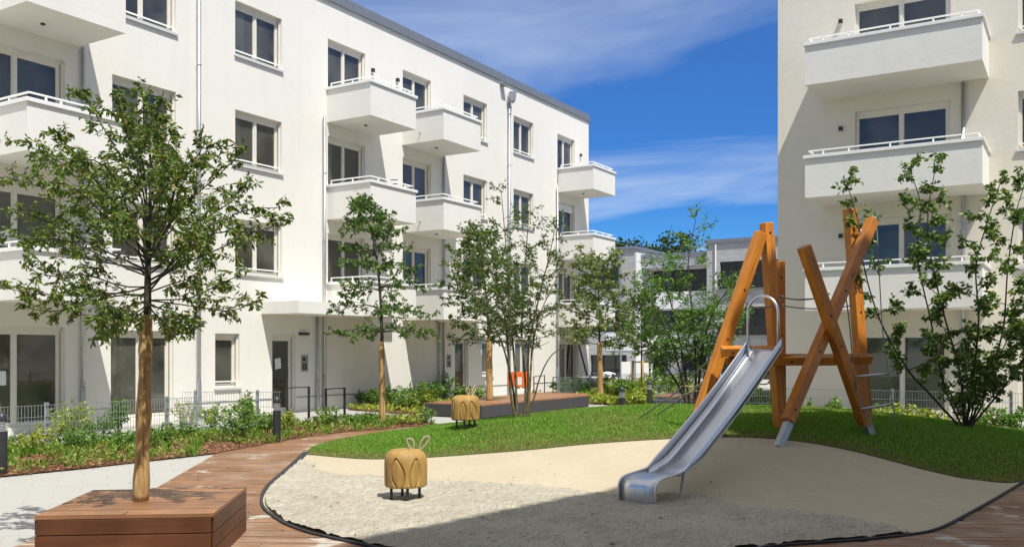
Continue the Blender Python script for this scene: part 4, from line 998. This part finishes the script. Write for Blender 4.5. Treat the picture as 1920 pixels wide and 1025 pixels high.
# ================================================================== shrubs
def shrub(p, h, wd, label, leafm=None, leaf=.07, n=14, tw=4, nl=6, group=None, width=.5, name='shrub'):
    h *= .76; root = empty(name, p, 0, label, 'shrub', group); P = Plant()
    for k in range(n):
        a = k*2.399+random.uniform(-.3, .3); rr = wd/2*sqrt((k+.5)/n)*random.uniform(.8, 1.1); hh = h*random.uniform(.6, 1.0)*(1-.35*(rr/(wd/2))**2)
        P.branch(Vector(p)+Vector((cos(a)*.04, sin(a)*.04, 0)), Vector(p)+Vector((cos(a)*rr, sin(a)*rr, hh)), .007, .04, tw, min(.3, h*.35), leaf, nl, .05, 1, .15, .3, .2, True, .003)
    P.finish(root, BARK, leafm or LEAF_SHRUB, width, 'stems', 'foliage', 4); return root
GB = 'shrubs in the planting bed along the deck'
SH = [ # px, py of the base, height m, width m, leaf material, label
 (60, 850, .55, .9, LEAF_YEL, 'low yellow-green shrub beside the left edge bollard light', .06),
 (18, 838, .35, .8, LEAF_SHRUB, 'low shrub right behind the leftmost bollard light', .06),
 (105, 838, .75, 1.0, LEAF_YEL, 'lime-green shrub in front of the first mesh fence post', .07),
 (150, 846, .62, .9, LEAF_BRIGHT, 'fresh green shrub left of the cherry trunk near the paving', .07),
 (135, 812, .95, 1.0, LEAF_YEL, 'taller yellow-leaved shrub growing against the mesh fence on the left', .08),
 (185, 830, .62, .8, LEAF_SHRUB, 'dark-stemmed shrub leaning on the fence left of the cherry trunk', .07),
 (222, 812, 1.0, .5, LEAF_BRIGHT, 'narrow upright shrub reaching the fence top just left of the cherry trunk', .07),
 (236, 842, .5, .8, LEAF_BRIGHT, 'round green shrub immediately left of the cherry trunk', .06),
 (300, 836, .55, .8, LEAF_SHRUB, 'small shrub just right of the cherry trunk at the fence', .06),
 (335, 824, .55, .9, LEAF_BRIGHT, 'low green shrub between the cherry trunk and the big round bush', .06),
 (352, 796, .75, 1.0, LEAF_YEL, 'thin pale shrub behind the fence gap near the thick downpipe', .06),
 (398, 800, .75, .8, LEAF_YEL, 'yellowish shrub under the small ground-floor window', .07),
 (446, 826, 1.05, 1.25, LEAF_BRIGHT, 'biggest bright green bush left of the tall bollard light', .075),
 (462, 806, 1.15, .5, LEAF_SHRUB, 'tall thin shrub sprouting above the big bush under the window', .07),
 (500, 815, .70, .7, LEAF_SHRUB, 'leafy shrub pressed against the left side of the bollard light', .07),
 (536, 806, .65, .5, LEAF_YEL, 'small shrub right of the bollard light by the first steel frame', .06),
 (618, 802, .66, .8, LEAF_SHRUB, 'pale shrub in front of the second steel frame', .07),
 (668, 800, .42, .8, LEAF_BRIGHT, 'low bushy shrub left of the jute-wrapped trunk', .06),
 (695, 794, .35, .6, LEAF_SHRUB, 'small tuft-like shrub at the foot of the jute-wrapped trunk', .06),
 (760, 796, .42, .9, LEAF_YEL, 'light green low shrub right of the jute-wrapped trunk', .06),
 (796, 793, .60, .7, LEAF_SHRUB, 'wispy shrub at the tip of the planting bed before the path', .05)]
for px, py, h, wd, lm, lb, lf in SH: shrub(G(px, py), h, wd, lb, lm, lf, 13 if h < .9 else 18, 4, 6, GB)
SH2 = [(664, 762, .85, 1.0, LEAF_BRIGHT, 'leggy shrub against the wall right of the second steel frame'), (700, 764, .80, .9, LEAF_BRIGHT, 'leggy shrub against the wall just left of the jute-wrapped trunk'),
 (737, 762, .95, 1.1, LEAF_BRIGHT, 'dense shrub behind the jute-wrapped trunk'), (763, 768, .75, 1.2, LEAF_SHRUB, 'shrub in front of the sunlit wall strip'), (780, 760, 1.1, 1.1, LEAF_BRIGHT, 'tall fresh green shrub in the middle of the wall bed'),
 (797, 768, .85, 1.2, LEAF_YEL, 'lime shrub at the left tip of the timber platform'), (812, 756, 1.05, 1.1, LEAF_BRIGHT, 'shrub below the twin downpipes'), (838, 752, 1.25, 1.2, LEAF_BRIGHT, 'tallest shrub of the wall bed left of the rear house door'),
 (868, 752, .8, .9, LEAF_SHRUB, 'shrub behind the rear log seat'), (893, 753, .75, .9, LEAF_SHRUB, 'small shrub between the rear log seat and the wrapped trunk on the platform')]
for px, py, h, wd, lm, lb in SH2: shrub(G(px, py), h, wd, lb, lm, .10, 12, 4, 6, 'shrubs in the bed along the white wall')
SH3 = [(1065, 742, 1.1, 1.6, LEAF_BRIGHT, 'dense green shrub behind the right end of the timber platform'), (1085, 746, .9, 1.6, LEAF_BRIGHT, 'green shrub left of the olive-green tree trunk'), (1105, 752, .45, 1.3, LEAF_YEL, 'low lime shrub at the platform corner'),
 (1142, 757, .4, 1.3, LEAF_YEL, 'low lime shrub left of the bollard light beyond the lawn'), (1148, 745, 1.0, 1.5, LEAF_YEL, 'yellow-green shrub right of the olive-green tree trunk'), (1172, 748, 1.1, 1.5, LEAF_BRIGHT, 'green shrub directly behind the nearer bollard light beyond the lawn'),
 (1196, 758, .85, 1.3, LEAF_YEL, 'lime shrub between the two bollard lights beyond the lawn'), (1200, 736, 1.0, 1.7, LEAF_YEL, 'yellow shrub under the three-pole staked tree'), (1222, 760, .75, 1.2, LEAF_YEL, 'lime shrub below the farther bollard light'),
 (1240, 745, 1.5, 1.7, LEAF_BRIGHT, 'tall light green shrub right of the farther bollard light'), (1265, 742, 1.2, 1.7, LEAF_YEL, 'yellow-green shrub behind the low grey wall'), (1345, 762, 1.0, 1.5, LEAF_SHRUB, 'shrub right of the low grey wall behind the rope net'),
 (1385, 768, .9, 1.5, LEAF_YEL, 'yellow shrub seen under the slide platform'), (1420, 768, .8, 1.4, LEAF_BRIGHT, 'bright shrub left of the dark platform post'), (1440, 766, .9, 1.4, LEAF_YEL, 'lime shrub right behind the dark platform post')]
for px, py, h, wd, lm, lb in SH3: shrub(G(px, py), h, wd, lb, lm, .13, 13, 4, 6, 'shrubs in the bed beyond the lawn')
def shrub4(px, d, h, wd, lm, lb, lf=.09): shrub(W(px, d), h, wd, lb, lm, lf, 12, 4, 6, 'shrubs in front of the fence at the right building')
shrub4(1500, 21.5, .85, .7, LEAF_SHRUB, 'small shrub by the mesh fence between the crossed beams and the dark post'); shrub4(1565, 21.5, .95, .6, LEAF_SHRUB, 'upright shrub by the mesh fence framed by the crossed beams')
shrub4(1660, 20.5, 1.0, 1.2, LEAF_YEL, 'lime shrub at the fence post below the rope ladder'); shrub4(1695, 20.3, .85, 1.3, LEAF_YEL, 'lime shrub right of the fence post beside the rope ladder'); shrub4(1750, 19.8, .7, 1.1, LEAF_YEL, 'yellow-green shrub just left of the round-leaved shrub tree')
shrub4(1855, 19.3, .8, .8, LEAF_SHRUB, 'shrub against the fence right of the round-leaved shrub tree'); shrub4(1905, 19.0, .85, .8, LEAF_BRIGHT, 'shrub at the right edge in front of the far fence')
shrub4(1880, 17.3, .3, .8, LEAF_SHRUB, 'low tuft on the sunny mulch at the right edge', .07)
# ground cover (uncountable)
def cover(name, P, label, leafm, s=.055):
    n = len(P); k = 9; base = np.repeat(P, k, 0); a = rng.random(n*k)*2*pi; r = rng.random(n*k)*.10; el = rng.random(n*k)*1.1
    base = base+np.stack([np.cos(a)*r, np.sin(a)*r, rng.random(n*k)*.10], 1)
    dirs = np.stack([np.cos(a)*np.cos(el), np.sin(a)*np.cos(el), np.sin(el)], 1)
    o = leaf_mesh(name, base, dirs, s*(.7+.9*rng.random(n*k)), leafm, None, .45); tag(o, label, 'ground cover', kind='stuff'); return o
Pc = scatter_on(b1, 1100); nz = np.sin(Pc[:, 0]*2.1)+np.cos(Pc[:, 1]*2.7+Pc[:, 0]); Pc = Pc[nz > -.55]
cover('ground_cover', Pc, 'low leafy ground cover spreading over the bark mulch of the left bed', LEAF_COVER, .065)
cover('ground_cover', np.concatenate([scatter_on(b2, 300), scatter_on(b3, 2400), scatter_on(b5, 60)]), 'low yellow-green ground cover filling the far bed', LEAF_YEL, .10)
cover('ground_cover', scatter_on(b4, 500), 'sparse low ground cover in front of the right fence', LEAF_SHRUB, .06)
Pg = scatter_on(b1, 34000); Pg = Pg[(Pg[:, 1] > 15.05) & (Pg[:, 0] < 13.4)]
tag(blades('grass', Pg, .14, .012, [GRASS], None, .6), 'strip of longer grass along the foot of the left mesh fence', 'grass', kind='stuff')
Pt = scatter_on(b1, 110); Ps = []; 
for p in Pt:
    q = np.repeat(p[None], 60, 0); q[:, :2] += rng.normal(size=(60, 2))*.03; Ps.append(q)
tag(blades('grass', np.concatenate(Ps), .16, .010, [GRASS, DRYGRASS], (rng.random(len(Pt)*60) < .15).astype(int), 1.1), 'tufts of ornamental grass dotted over the left mulch bed', 'grass', kind='stuff')

# ================================================================== fences
def mesh_fence(p0, p1, h, label, posts, group='double rod mesh fences', z0=.03, step=.06):
    p0, p1 = Vector((p0[0], p0[1], 0)), Vector((p1[0], p1[1], 0)); L = (p1-p0).length; ang = atan2(p1.y-p0.y, p1.x-p0.x)
    root = empty('mesh_fence', p0, ang, label, 'fence', group); m = MB(); x = 0
    while x < L: m.box(x-.003, x+.003, -.003, .003, z0, h); x += step
    zz = [z0+.04, z0+.24, z0+.44, h-.21, h-.012]
    for z in zz: m.box(0, L, -.011, -.0035, z-.004, z+.004).box(0, L, .0035, .011, z-.004, z+.004)
    m.build('mesh_panel', GALV, root)
    for s in posts: MB().box(s-.03, s+.03, .012, .062, -.02, h+.02).box(s-.035, s+.035, .008, .066, h+.0205, h+.032).build('fence_post', GALV, root)
    return root
mesh_fence((4.6, 15.62), (13.15, 15.62), .80, 'low galvanised mesh fence behind the left planting bed', [.1, 2.63, 5.16, 7.70])
a_, b_ = RD(-7.47, 21.1), RD(-5.28, 21.3)
mesh_fence(a_, b_, .82, 'short mesh fence section between the thick downpipe and the house door', [.28, 1.66])
mesh_fence((22.6, 9.5), (22.6, -5), .85, 'galvanised mesh fence in front of the shaded right building', [1.1, 3.59, 5.8, 8.2, 10.6, 13.0])
mesh_fence((28.6, 15.6), (45, 15.6), .82, 'distant mesh fence beyond the timber platform', [.05, 2.5, 5, 7.5, 10, 12.5, 15])
# steel frames by the doors
def steel_frame(p, q, h, label, group=None):
    p, q = Vector((p[0], p[1], 0)), Vector((q[0], q[1], 0)); L = (q-p).length
    root = empty('steel_bike_stand', p, atan2(q.y-p.y, q.x-p.x), label, 'bike stand', group or 'dark steel frames by the door')
    for x in (0, L): MB().box(x-.035, x+.035, -.012, .012, 0, h).build('upright', DARK, root)
    MB().box(.0355, L-.0355, -.008, .008, h-.03, h-.004).build('top_bar', DARK, root)
steel_frame(G(538, 786), G(579, 783), .82, 'flat dark steel frame left, directly before the house door'); steel_frame(G(611, 790), G(646, 786), .82, 'flat dark steel frame right, before the shaded wall')
steel_frame(W(1001, 32.8), W(1021, 34.5), .85, 'dark steel frame left of the pair behind the timber platform', 'distant steel frames'); steel_frame(W(1037, 32), W(1056, 33.6), .85, 'dark steel frame right of the pair behind the timber platform', 'distant steel frames')

# ================================================================== bollard lights
def bollard(p, label):
    root = empty('bollard_light', p, 0, label, 'bollard light', 'bollard lights along the paths')
    MB().lathe([(.075, 0), (.075, .60)], n=24).build('post', DARK, root, smooth=False)
    m = MB()
    for k in range(4): z = .605+k*.036; m.lathe([(.060, z), (.073, z+.004), (.073, z+.016), (.060, z+.024)], n=24)
    m.build('louvre', ZINC, root); MB().lathe([(.05, .601), (.05, .752)], n=16).build('lamp_glass', WHITE_P, root)
    MB().lathe([(.076, .753), (.077, .775), (.072, .81), (.058, .845), (.035, .868), (.012, .879), (.001, .88)], n=24).build('dome_cap', DARK, root, smooth=True)
bollard(G(3, 888), 'dark domed bollard light cut by the left picture edge'); bollard(G(519, 828), 'dark domed bollard light standing where the deck narrows beside the planting bed')
bollard(W(1166, 22.7), 'dark domed bollard light just beyond the lawn'); bollard(W(1218, 27.4), 'farther dark domed bollard light among lime shrubs')

# ================================================================== wooden planter with boards
def planter_box(name, label, cat, corners, h, topmat, sidemat, nb, group=None, over=.015, side_kind='boards'):
    c = [Vector(p) for p in corners]; cen = sum(c, Vector())/4 if len(c) == 4 else sum(c, Vector())/len(c)
    base = Vector((cen.x, cen.y, 0)); ex = (c[1]-c[0]); ang = atan2(ex.y, ex.x)
    root = empty(name, base, ang, label, cat, group); Mi = parent_world(root).inverted()
    lc = [Mi @ Vector((p.x, p.y, 0)) for p in c]
    big = [Vector((p.x+(over if p.x > 0 else -over), p.y+(over if p.y > 0 else -over))) for p in lc]
    tp = boards('top', [(p.x, p.y) for p in big], topmat, h, 0, root, bw=.125, gap=.006, length=6)
    mt = MB()
    mt.quad(*[(p.x*.995, p.y*.995, h-.012) for p in lc]).build('top_underlay', DARKSUB, root)
    e = MB()
    for i in range(len(big)):
        p, q = big[i], big[(i+1) % len(big)]; e.quad((p.x, p.y, h-.03), (q.x, q.y, h-.03), (q.x, q.y, h-.001), (p.x, p.y, h-.001))
    e.build('top_edge', topmat, root)
    for i in range(len(lc)):
        p, q = lc[i], lc[(i+1) % len(lc)]; m = MB(); d = (q-p); L = d.length; t = d/L; nrm = Vector((t.y, -t.x, 0)); hh = (h-.032)/nb
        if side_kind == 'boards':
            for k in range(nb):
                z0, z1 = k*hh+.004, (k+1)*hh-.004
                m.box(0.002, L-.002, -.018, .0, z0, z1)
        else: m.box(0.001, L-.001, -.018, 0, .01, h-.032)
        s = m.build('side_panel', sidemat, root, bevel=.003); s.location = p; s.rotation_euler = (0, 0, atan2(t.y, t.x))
    i2 = MB(); s_ = .97
    i2.quad(*[(p.x*s_, p.y*s_, .0) for p in lc])
    for i in range(len(lc)):
        p, q = lc[i]*s_, lc[(i+1) % len(lc)]*s_; i2.quad((p.x, p.y, 0), (q.x, q.y, 0), (q.x, q.y, h-.02), (p.x, p.y, h-.02))
    i2.build('inner_box', DARKSUB, root)
    return root
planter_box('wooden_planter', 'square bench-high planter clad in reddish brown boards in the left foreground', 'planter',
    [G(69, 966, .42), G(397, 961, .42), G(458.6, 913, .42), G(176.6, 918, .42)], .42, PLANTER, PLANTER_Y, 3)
planter_box('timber_platform', 'long low platform with timber top and grey sides in front of the white wall', 'platform',
    [RD(-.79, 24.0), RD(2.4, 29.26), RD(2.42, 30.6), RD(.8, 31.0), RD(-.9, 28.1), RD(-2.35, 25.2)], .35, PLANTER, PANEL, 1, side_kind='plain')
planter_box('timber_platform', 'low grey-sided platform behind the lawn right of the farther bollard light', 'platform',
    [RD(4.42, 28.6), RD(6.0, 27.2), RD(6.9, 29.5), RD(5.3, 31.5)], .36, PLANTER, PANEL, 1, side_kind='plain')

# ================================================================== log seats ("spring" animals)
def log_seat(px, py, d, label, zg, rot, sc_=1.0):
    p = W(px, d, zg); root = empty('log_play_animal', p, rot, label, 'play sculpture', 'carved wooden play animals')
    nth, nz = 220, 80; R0, Hh, zb = .245, .43, .155; V = []; 
    pet = [(k*2*pi/7+random.uniform(-.1, .1), random.uniform(.22, .32), random.uniform(-.03, .03), random.uniform(-.22, .22)) for k in range(7)]
    for j in range(nz+1):
        t = j/nz
        if t < .68: z = t/.68*.30; r = R0*(1+.02*sin(z*9))
        else:
            a = (t-.68)/.32*pi/2; r = R0*(.42+.58*cos(a)**.8) if a < pi/2-.01 else R0*.42; z = .30+.13*sin(a)
        if t < .04: r *= .96+t
        for i in range(nth):
            th = 2*pi*i/nth; g_ = 0
            for c0, wd, zo, sl in pet:
                s = (z-.15-zo)/.19
                if abs(s) < 1.0:
                    half = wd*(1-s*s); dth = (th-c0-sl*s+pi) % (2*pi)-pi
                    for e in (-half, half):
                        dd = abs(dth-e)*R0; g_ = max(g_, math.exp(-(dd/.0085)**2))
            rr = (r-.026*g_)*(1+.018*sin(3*th+1)+.012*sin(5*th))
            V.append((rr*cos(th), rr*sin(th), zb+z))
    m = MB(); m.v = V
    for j in range(nz):
        for i in range(nth): m.f.append((j*nth+i, j*nth+(i+1) % nth, (j+1)*nth+(i+1) % nth, (j+1)*nth+i)); m.mi.append(0)
    m.f.append(tuple(range(nth))[::-1]); m.mi.append(0); m.f.append(tuple(nz*nth+i for i in range(nth))); m.mi.append(0)
    m.build('log_body', LOGWOOD, root, smooth=True)
    MB().lathe([(.05, 0), (.05, .004)], (.07, .0, zb+.425), 14).build('slot', BLACK, root)
    for lx, ly in ((-.15, -.10), (-.055, .16), (.045, -.17), (.16, .05)): MB().tube([(lx, ly, -.06), (lx, ly, zb+.01)], .017, 10).build('leg', STEEL_DARK, root, smooth=True)
    for s_, hh, lean in ((.01, .13, -.03), (.10, .16, .09)):
        pts = []
        for k in range(17):
            u = k/16; a = -pi/2+.35+u*(2*pi-.7); pts.append((.07+s_+lean*(.5+.5*sin(a))+.036*cos(a)*(1+.4*sin(a)), .02*s_, zb+.42+hh*.5+hh*.5*sin(a)))
        pts = [(.07+s_*.8, 0, zb+.41)]+pts+[(.075+s_*.8, 0, zb+.41)]
        MB().tube(pts, .012, 8).build('rope_ear', ROPE, root, smooth=True)
    bc = MB().lathe([(.022, 0), (.018, .006), (.001, .008)], (0, 0, 0), 12).build('bolt_cap', ZINC, root)
    bc.location = (-.10, -.222, zb+.235); bc.rotation_euler = (R(90), 0, R(-25))
    root.scale = (sc_, sc_, sc_); return root
Rz = atan2(RG[1], RG[0])
log_seat(760, 940, 10.85, 'carved log play animal on four legs standing in the sand', .02, Rz)
log_seat(873, 803, 16.2, 'carved log play animal on four legs standing on the grass slope', gz(W(873, 16.2)), Rz+.9)

# ================================================================== play structure with slide
PS = empty('climbing_frame', RD(4.3, 14.0, 0), 0, 'timber climbing frame of crossed leaning beams with a stainless steel slide', 'climbing frame')
Mi = parent_world(PS).inverted()
def lp(p): return Mi @ Vector(p)
def timber(a, b, w_=.15, bolts=(), foot=None, name='post', h_=None, up=(0, 0, 1)):
    # mesh along local Z so the grain follows the beam
    a, b = lp(a), lp(b); d = b-a; L = d.length; q = d.to_track_quat('Z', 'Y')
    vd = (Mi.to_3x3() @ Vector((FW[0], FW[1], 0))); 
    # turn the section so one face looks back along the view, slightly to the left
    zx = d.normalized(); f = (vd-zx*vd.dot(zx)).normalized(); r = zx.cross(f)
    f2 = (f*cos(.35)+r*sin(.35)).normalized(); r2 = f2.cross(zx)
    M = Matrix((r2, f2, zx)).transposed()
    o = MB().box(-w_/2, w_/2, -(h_ or w_)/2, (h_ or w_)/2, 0, L).build(name, TIMBER, PS, bevel=.012)
    o.location = a; o.rotation_euler = M.to_euler()
    for s in bolts:
        bo = MB().lathe([(.017, 0), (.017, .008), (.012, .012)], (0, 0, 0), 10); bo.v = [(p[0], -(h_ or w_)/2-p[2], s*L+p[1]) for p in bo.v]; bo.build('bolt', BLACK, o)
    if foot:
        MB().box(w_/2+.002, w_/2+.012, -.055, .055, -foot, .40).box(-w_/2*.2, w_/2+.002, -.05, .05, -foot, -.012).build('steel_foot', GALV, o)
    return o
timber(Q(1296, 820, 13.9), Q(1427, 436, 14.05), .16, (.17, .40, .48, .72))
timber(Q(1463, 802, 14.1), Q(1437, 418, 14.15), .16, (.08, .95))
timber(Q(1461, 800, 14.55), Q(1459, 490, 14.6), .16, (.14, .55, .9))
timber(Q(1622, 795, 13.95), Q(1507, 462, 13.4), .155, (.1, .45, .62), .45)
timber(Q(1476, 788, 13.2), Q(1636, 412, 14.5), .155, (.05, .32, .62, .7), .42)
timber(Q(1622, 780, 15.1), Q(1593, 392, 15.2), .165, (.3, .5, .8), .5)
timber(Q(1352, 658, 13.62), Q(1456, 657, 13.62), .13, (.2, .55, .8), name='platform_beam')
timber(Q(1360, 676, 13.95), Q(1440, 676, 14.1), .12, (), name='platform_beam')
timber(Q(1446, 675, 13.80), Q(1566, 675, 13.85), .13, (.3,), name='platform_beam')
timber(Q(1545, 674, 14.1), Q(1630, 672, 14.75), .14, (.5,), name='platform_beam')
pf = [lp(W(1362, 13.7, 1.70)), lp(W(1458, 13.7, 1.70)), lp(W(1628, 14.6, 1.70)), lp(W(1610, 15.2, 1.70)), lp(W(1395, 15.0, 1.70))]
m = MB(); m.quad(*pf); m.build('platform_floor', TIMBER, PS, solid=.04)
# slide
e1 = Vector((RG[0]*.65+FW[0]*.76, RG[1]*.65+FW[1]*.76, 0)).normalized(); e2 = Vector((RG[0]*.76-FW[0]*.65, RG[1]*.76-FW[1]*.65, 0)).normalized()
O_ = RD(1.41, 10.52); prof = [(0.015, -.06), (.0, .06), (.0, .18), (.012, .235), (.045, .275), (.10, .298), (.2, .312), (.4, .328), (.58, .345), (.68, .385), (.8, .455), (1.2, .66), (2.0, 1.105), (2.7, 1.54), (3.05, 1.765), (3.28, 1.91)]
prof = smooth_chain(prof, 3)
def wallh(q, z): return 0.004 if (q < .42 or z < .3) else min(.165, .004+(q-.42)*.30)
HWD = .245; bed_ = MB(); frames = []
for i, (q, z) in enumerate(prof):
    q2, z2 = prof[min(i+1, len(prof)-1)]; q1, z1 = prof[max(i-1, 0)]; tn = Vector((q2-q1, z2-z1)).normalized(); nn = Vector((-tn.y, tn.x))
    if nn.y < 0 and q > .05: nn = -nn
    h = wallh(q, z); c = O_+e1*q+Vector((0, 0, z)); dv = (e1*(-nn.x)+Vector((0, 0, -nn.y))); r_ = min(.045, h*.5)
    L_ = []
    for sd in (-1, 1):
        L_.append([c+e2*sd*HWD, c+e2*sd*HWD+dv*(h-r_)])
        L_.append([c+e2*sd*(HWD-r_+r_*cos(a))+dv*(h-r_+r_*sin(a)) for a in (0, pi/8, pi/4, 3*pi/8, pi/2)])
    L_.append([c+e2*(HWD-r_)*u+dv*h for u in (-1, -.33, .33, 1)])
    frames.append(L_)
for k in range(5):
    b0 = len(bed_.v); n_ = len(frames[0][k])
    for fr in frames: bed_.v += [tuple(lp(p)) for p in fr[k]]
    for i in range(len(frames)-1):
        for j in range(n_-1):
            q_ = (b0+i*n_+j, b0+i*n_+j+1, b0+(i+1)*n_+j+1, b0+(i+1)*n_+j)
            bed_.f.append(q_); bed_.mi.append(0)
slide = bed_.build('slide', STEEL, PS, smooth=True, solid=.004)
for s_ in (-1, 1):
    MB().tube([lp(O_+e1*q+e2*HWD*s_+Vector((0, 0, z))) for q, z in prof], .014, 10).build('slide_rim', STEEL, slide, smooth=True)
    q = .62; b0 = O_+e1*q+e2*HWD*s_+Vector((0, 0, .34)); MB().bar(lp(b0), lp(b0+Vector((0, 0, -.40))-e1*.12), .03, .012).build('slide_leg', GALV, slide)
MB().bar(lp(O_-e2*.24+Vector((0, 0, .015))-e1*.012), lp(O_+e2*.24+Vector((0, 0, .015))-e1*.012), .02).build('slide_end_bar', STEEL, slide)
top = O_+e1*3.2; ap = [lp(top-e2*.225+Vector((0, 0, 1.66)))]+[lp(top-e2*.225*cos(a)+Vector((0, 0, 2.27+.24*sin(a)))) for a in np.linspace(0, pi, 18)]+[lp(top+e2*.225+Vector((0, 0, 1.66)))]
MB().tube(ap, .019, 10).build('handle_arch', STEEL, slide, smooth=True)
# ropes
def rope(pts, r=.009, name='rope', mat=None, n=5): return MB().tube([lp(p) for p in lead(pts, n)], r, 8).build(name, mat or ROPE_G, PS, smooth=True)
rope([Q(1466, 557, 14.2), Q(1500, 562, 14), Q(1535, 558, 13.75), Q(1556, 550, 13.8)]); rope([Q(1467, 573, 14.1), Q(1510, 578, 14.1), Q(1560, 578, 14.1), Q(1600, 572, 14.8)])
rope([Q(1400, 570, 13.9), Q(1420, 577, 13.7), Q(1445, 574, 13.8), Q(1462, 564, 14.1)], .012)
rope([Q(1460, 556, 14.2), Q(1490, 561, 13.9), Q(1525, 560, 13.8)], .011)
rope([Q(1586, 556, 13.95), Q(1592, 600, 13.9), Q(1600, 680, 13.8), Q(1612, 745, 13.7), Q(1632, 800, 13.6)], .010)
rope([Q(1643, 412, 14.5), Q(1649, 520, 14.2), Q(1655, 620, 14.0), Q(1666, 702, 13.7), Q(1674, 757, 13.6), Q(1682, 806, 13.6)], .008)
for a, b in ((Q(1604, 706, 13.75), Q(1667, 700, 13.72)), (Q(1615, 766, 13.65), Q(1675, 757, 13.62))): MB().tube([lp(a), lp(b)], .020, 10).build('ladder_rung', ZINC, PS, smooth=True)
rope([Q(1345, 664, 14.0), Q(1313, 690, 14.3), Q(1282, 722, 14.7), Q(1250, 748, 15.1), Q(1200, 782, 15.6)], .012); rope([Q(1336, 700, 13.9), Q(1300, 733, 14.5), Q(1265, 755, 15.0), Q(1233, 777, 15.5)], .012)
rope([Q(1282, 722, 14.7), Q(1303, 725, 14.6), Q(1322, 712, 14.2)], .011, mat=ROPE); rope([Q(1250, 748, 15.1), Q(1275, 742, 14.8), Q(1300, 733, 14.5)], .012, mat=ROPE); rope([Q(1313, 690, 14.3), Q(1325, 695, 14.2), Q(1336, 690, 14)], .010, mat=ROPE); rope([Q(1300, 733, 14.5), Q(1315, 732, 14.4), Q(1322, 728, 14.2)], .010, mat=ROPE)
rope([Q(1438, 700, 14.4), Q(1445, 702, 14.5), Q(1440, 718, 14.5), Q(1425, 720, 14.4)], .010, mat=ROPE); rope([Q(1440, 716, 14.5), Q(1447, 722, 14.4), Q(1455, 728, 14.2)], .010, mat=ROPE)
for p in (Q(1398, 570, 13.95), Q(1466, 557, 14.2), Q(1586, 553, 13.95), Q(1467, 573, 14.1), Q(1640, 410, 14.42), Q(1613, 434, 14.35)):
    MB().tube([lp(p)+Vector((0, 0, -.03)), lp(p)+Vector((.03, -.02, 0)), lp(p)+Vector((0, 0, .03))], .012, 6).build('shackle', ZINC, PS, smooth=True)

# ================================================================== small things at the back
ob = W(970, 34, 0); OB = empty('barrier_board', ob, Rz-.25, 'orange barrier board with a white sheet leaning by the wall behind the bare stems', 'barrier')
MB().box(-.36, .36, -.02, .02, .42, .98).build('board', ORANGE, OB, bevel=.01); MB().box(0.02, .17, -.028, -.0205, .50, .78).build('notice', PAPER, OB)
for x in (-.33, .33): MB().box(x-.02, x+.02, -.02, .02, 0, .415).build('leg', ZINC, OB)
lbp = Vector((37.3, YA-.5, 0)); LB = empty('leaning_pole', lbp, 0, 'dark pole leaning on the white wall at its far corner', 'pole')
MB().bar((0, 0, 0), (-.35, .42, 2.0), .10, .06).build('pole', STEEL_DARK, LB)
BG = empty('sack', Vector((36.6, YA-1.0, 0)), 0, 'black filled sack standing at the far corner of the white building', 'sack')
MB().lathe([(.22, 0), (.30, .12), (.31, .35), (.24, .58), (.12, .70), (.16, .78)], n=14).build('sack_body', BLACK, BG, smooth=True)
tb = W(1112, 36, 0); TB = empty('garden_table', tb, Rz, 'white-topped garden table beyond the distant mesh fence', 'table')
MB().box(-.55, .55, -.35, .35, .70, .74).build('table_top', WHITE_P, TB, bevel=.01)
for x in (-.48, .48):
    for y in (-.28, .28): MB().box(x-.025, x+.025, y-.025, y+.025, 0, .698).build('leg', LOGWOOD, TB)
cg = W(1140, 35.5, 0); CG = empty('covered_grill', cg, Rz, 'round kettle grill half covered by a white sheet right of the garden table', 'grill')
MB().lathe([(.05, .42), (.22, .5), (.29, .62), (.28, .72), (.18, .82), (.03, .86)], n=18).build('kettle', STEEL_DARK, CG, smooth=True)
mm = MB(); 
for a in range(16):
    a0, a1 = a/16*2*pi, (a+1)/16*2*pi
    f = lambda t, r, z: (r*cos(t), r*sin(t)+.06, z+.03*sin(5*t))
    mm.quad(f(a0, .01, .93), f(a0, .30, .86), f(a1, .30, .86), f(a1, .01, .93)); 
    if 2 <= a <= 12: mm.quad(f(a0, .30, .86), f(a0, .36, .45), f(a1, .36, .45), f(a1, .30, .86))
mm.build('white_cover', WHITE_P, CG, solid=.006)
for a in (.5, 2.6, 4.7): MB().tube([(cos(a)*.3, sin(a)*.3, 0), (cos(a)*.15, sin(a)*.15, .48)], .015, 6).build('leg', ZINC, CG)
for x0, x1, lb in ((1165, 1182, 'left white privacy screen panel below the grey brick house'), (1192, 1223, 'wider white privacy screen panel right behind the staked tree')):
    a_, b_ = W(x0, 50), W(x1, 50); r_ = empty('privacy_screen', a_, atan2(b_.y-a_.y, b_.x-a_.x), lb, 'privacy screen', 'white privacy screens'); L = (b_-a_).length
    MB().box(0, L, -.04, .04, 0, 1.15).build('panel', WHITE_P, r_, bevel=.01); MB().box(-.06, -.002, -.05, .05, 0, 1.2).build('post', GALV, r_)
# reclined chair on a balcony of the left building
ch = empty('deck_chair', Vector((22.35, YA-1.15, 5.656+.22)), .4, 'slatted deck chair on a middle balcony, its back showing over the rail', 'deck chair')
m = MB()
for k in range(6): m.bar((-.25+k*.03, -.26, .42+k*.13), (-.25+k*.03, .26, .42+k*.13), .055, .02)
m.build('backrest', STEEL_DARK, ch)
MB().box(-.25, .3, -.25, .25, .36, .40).build('seat', STEEL_DARK, ch)
for x in (-.2, .25):
    for y in (-.22, .22): MB().box(x-.015, x+.015, y-.015, y+.015, 0, .358).build('leg', STEEL_DARK, ch)
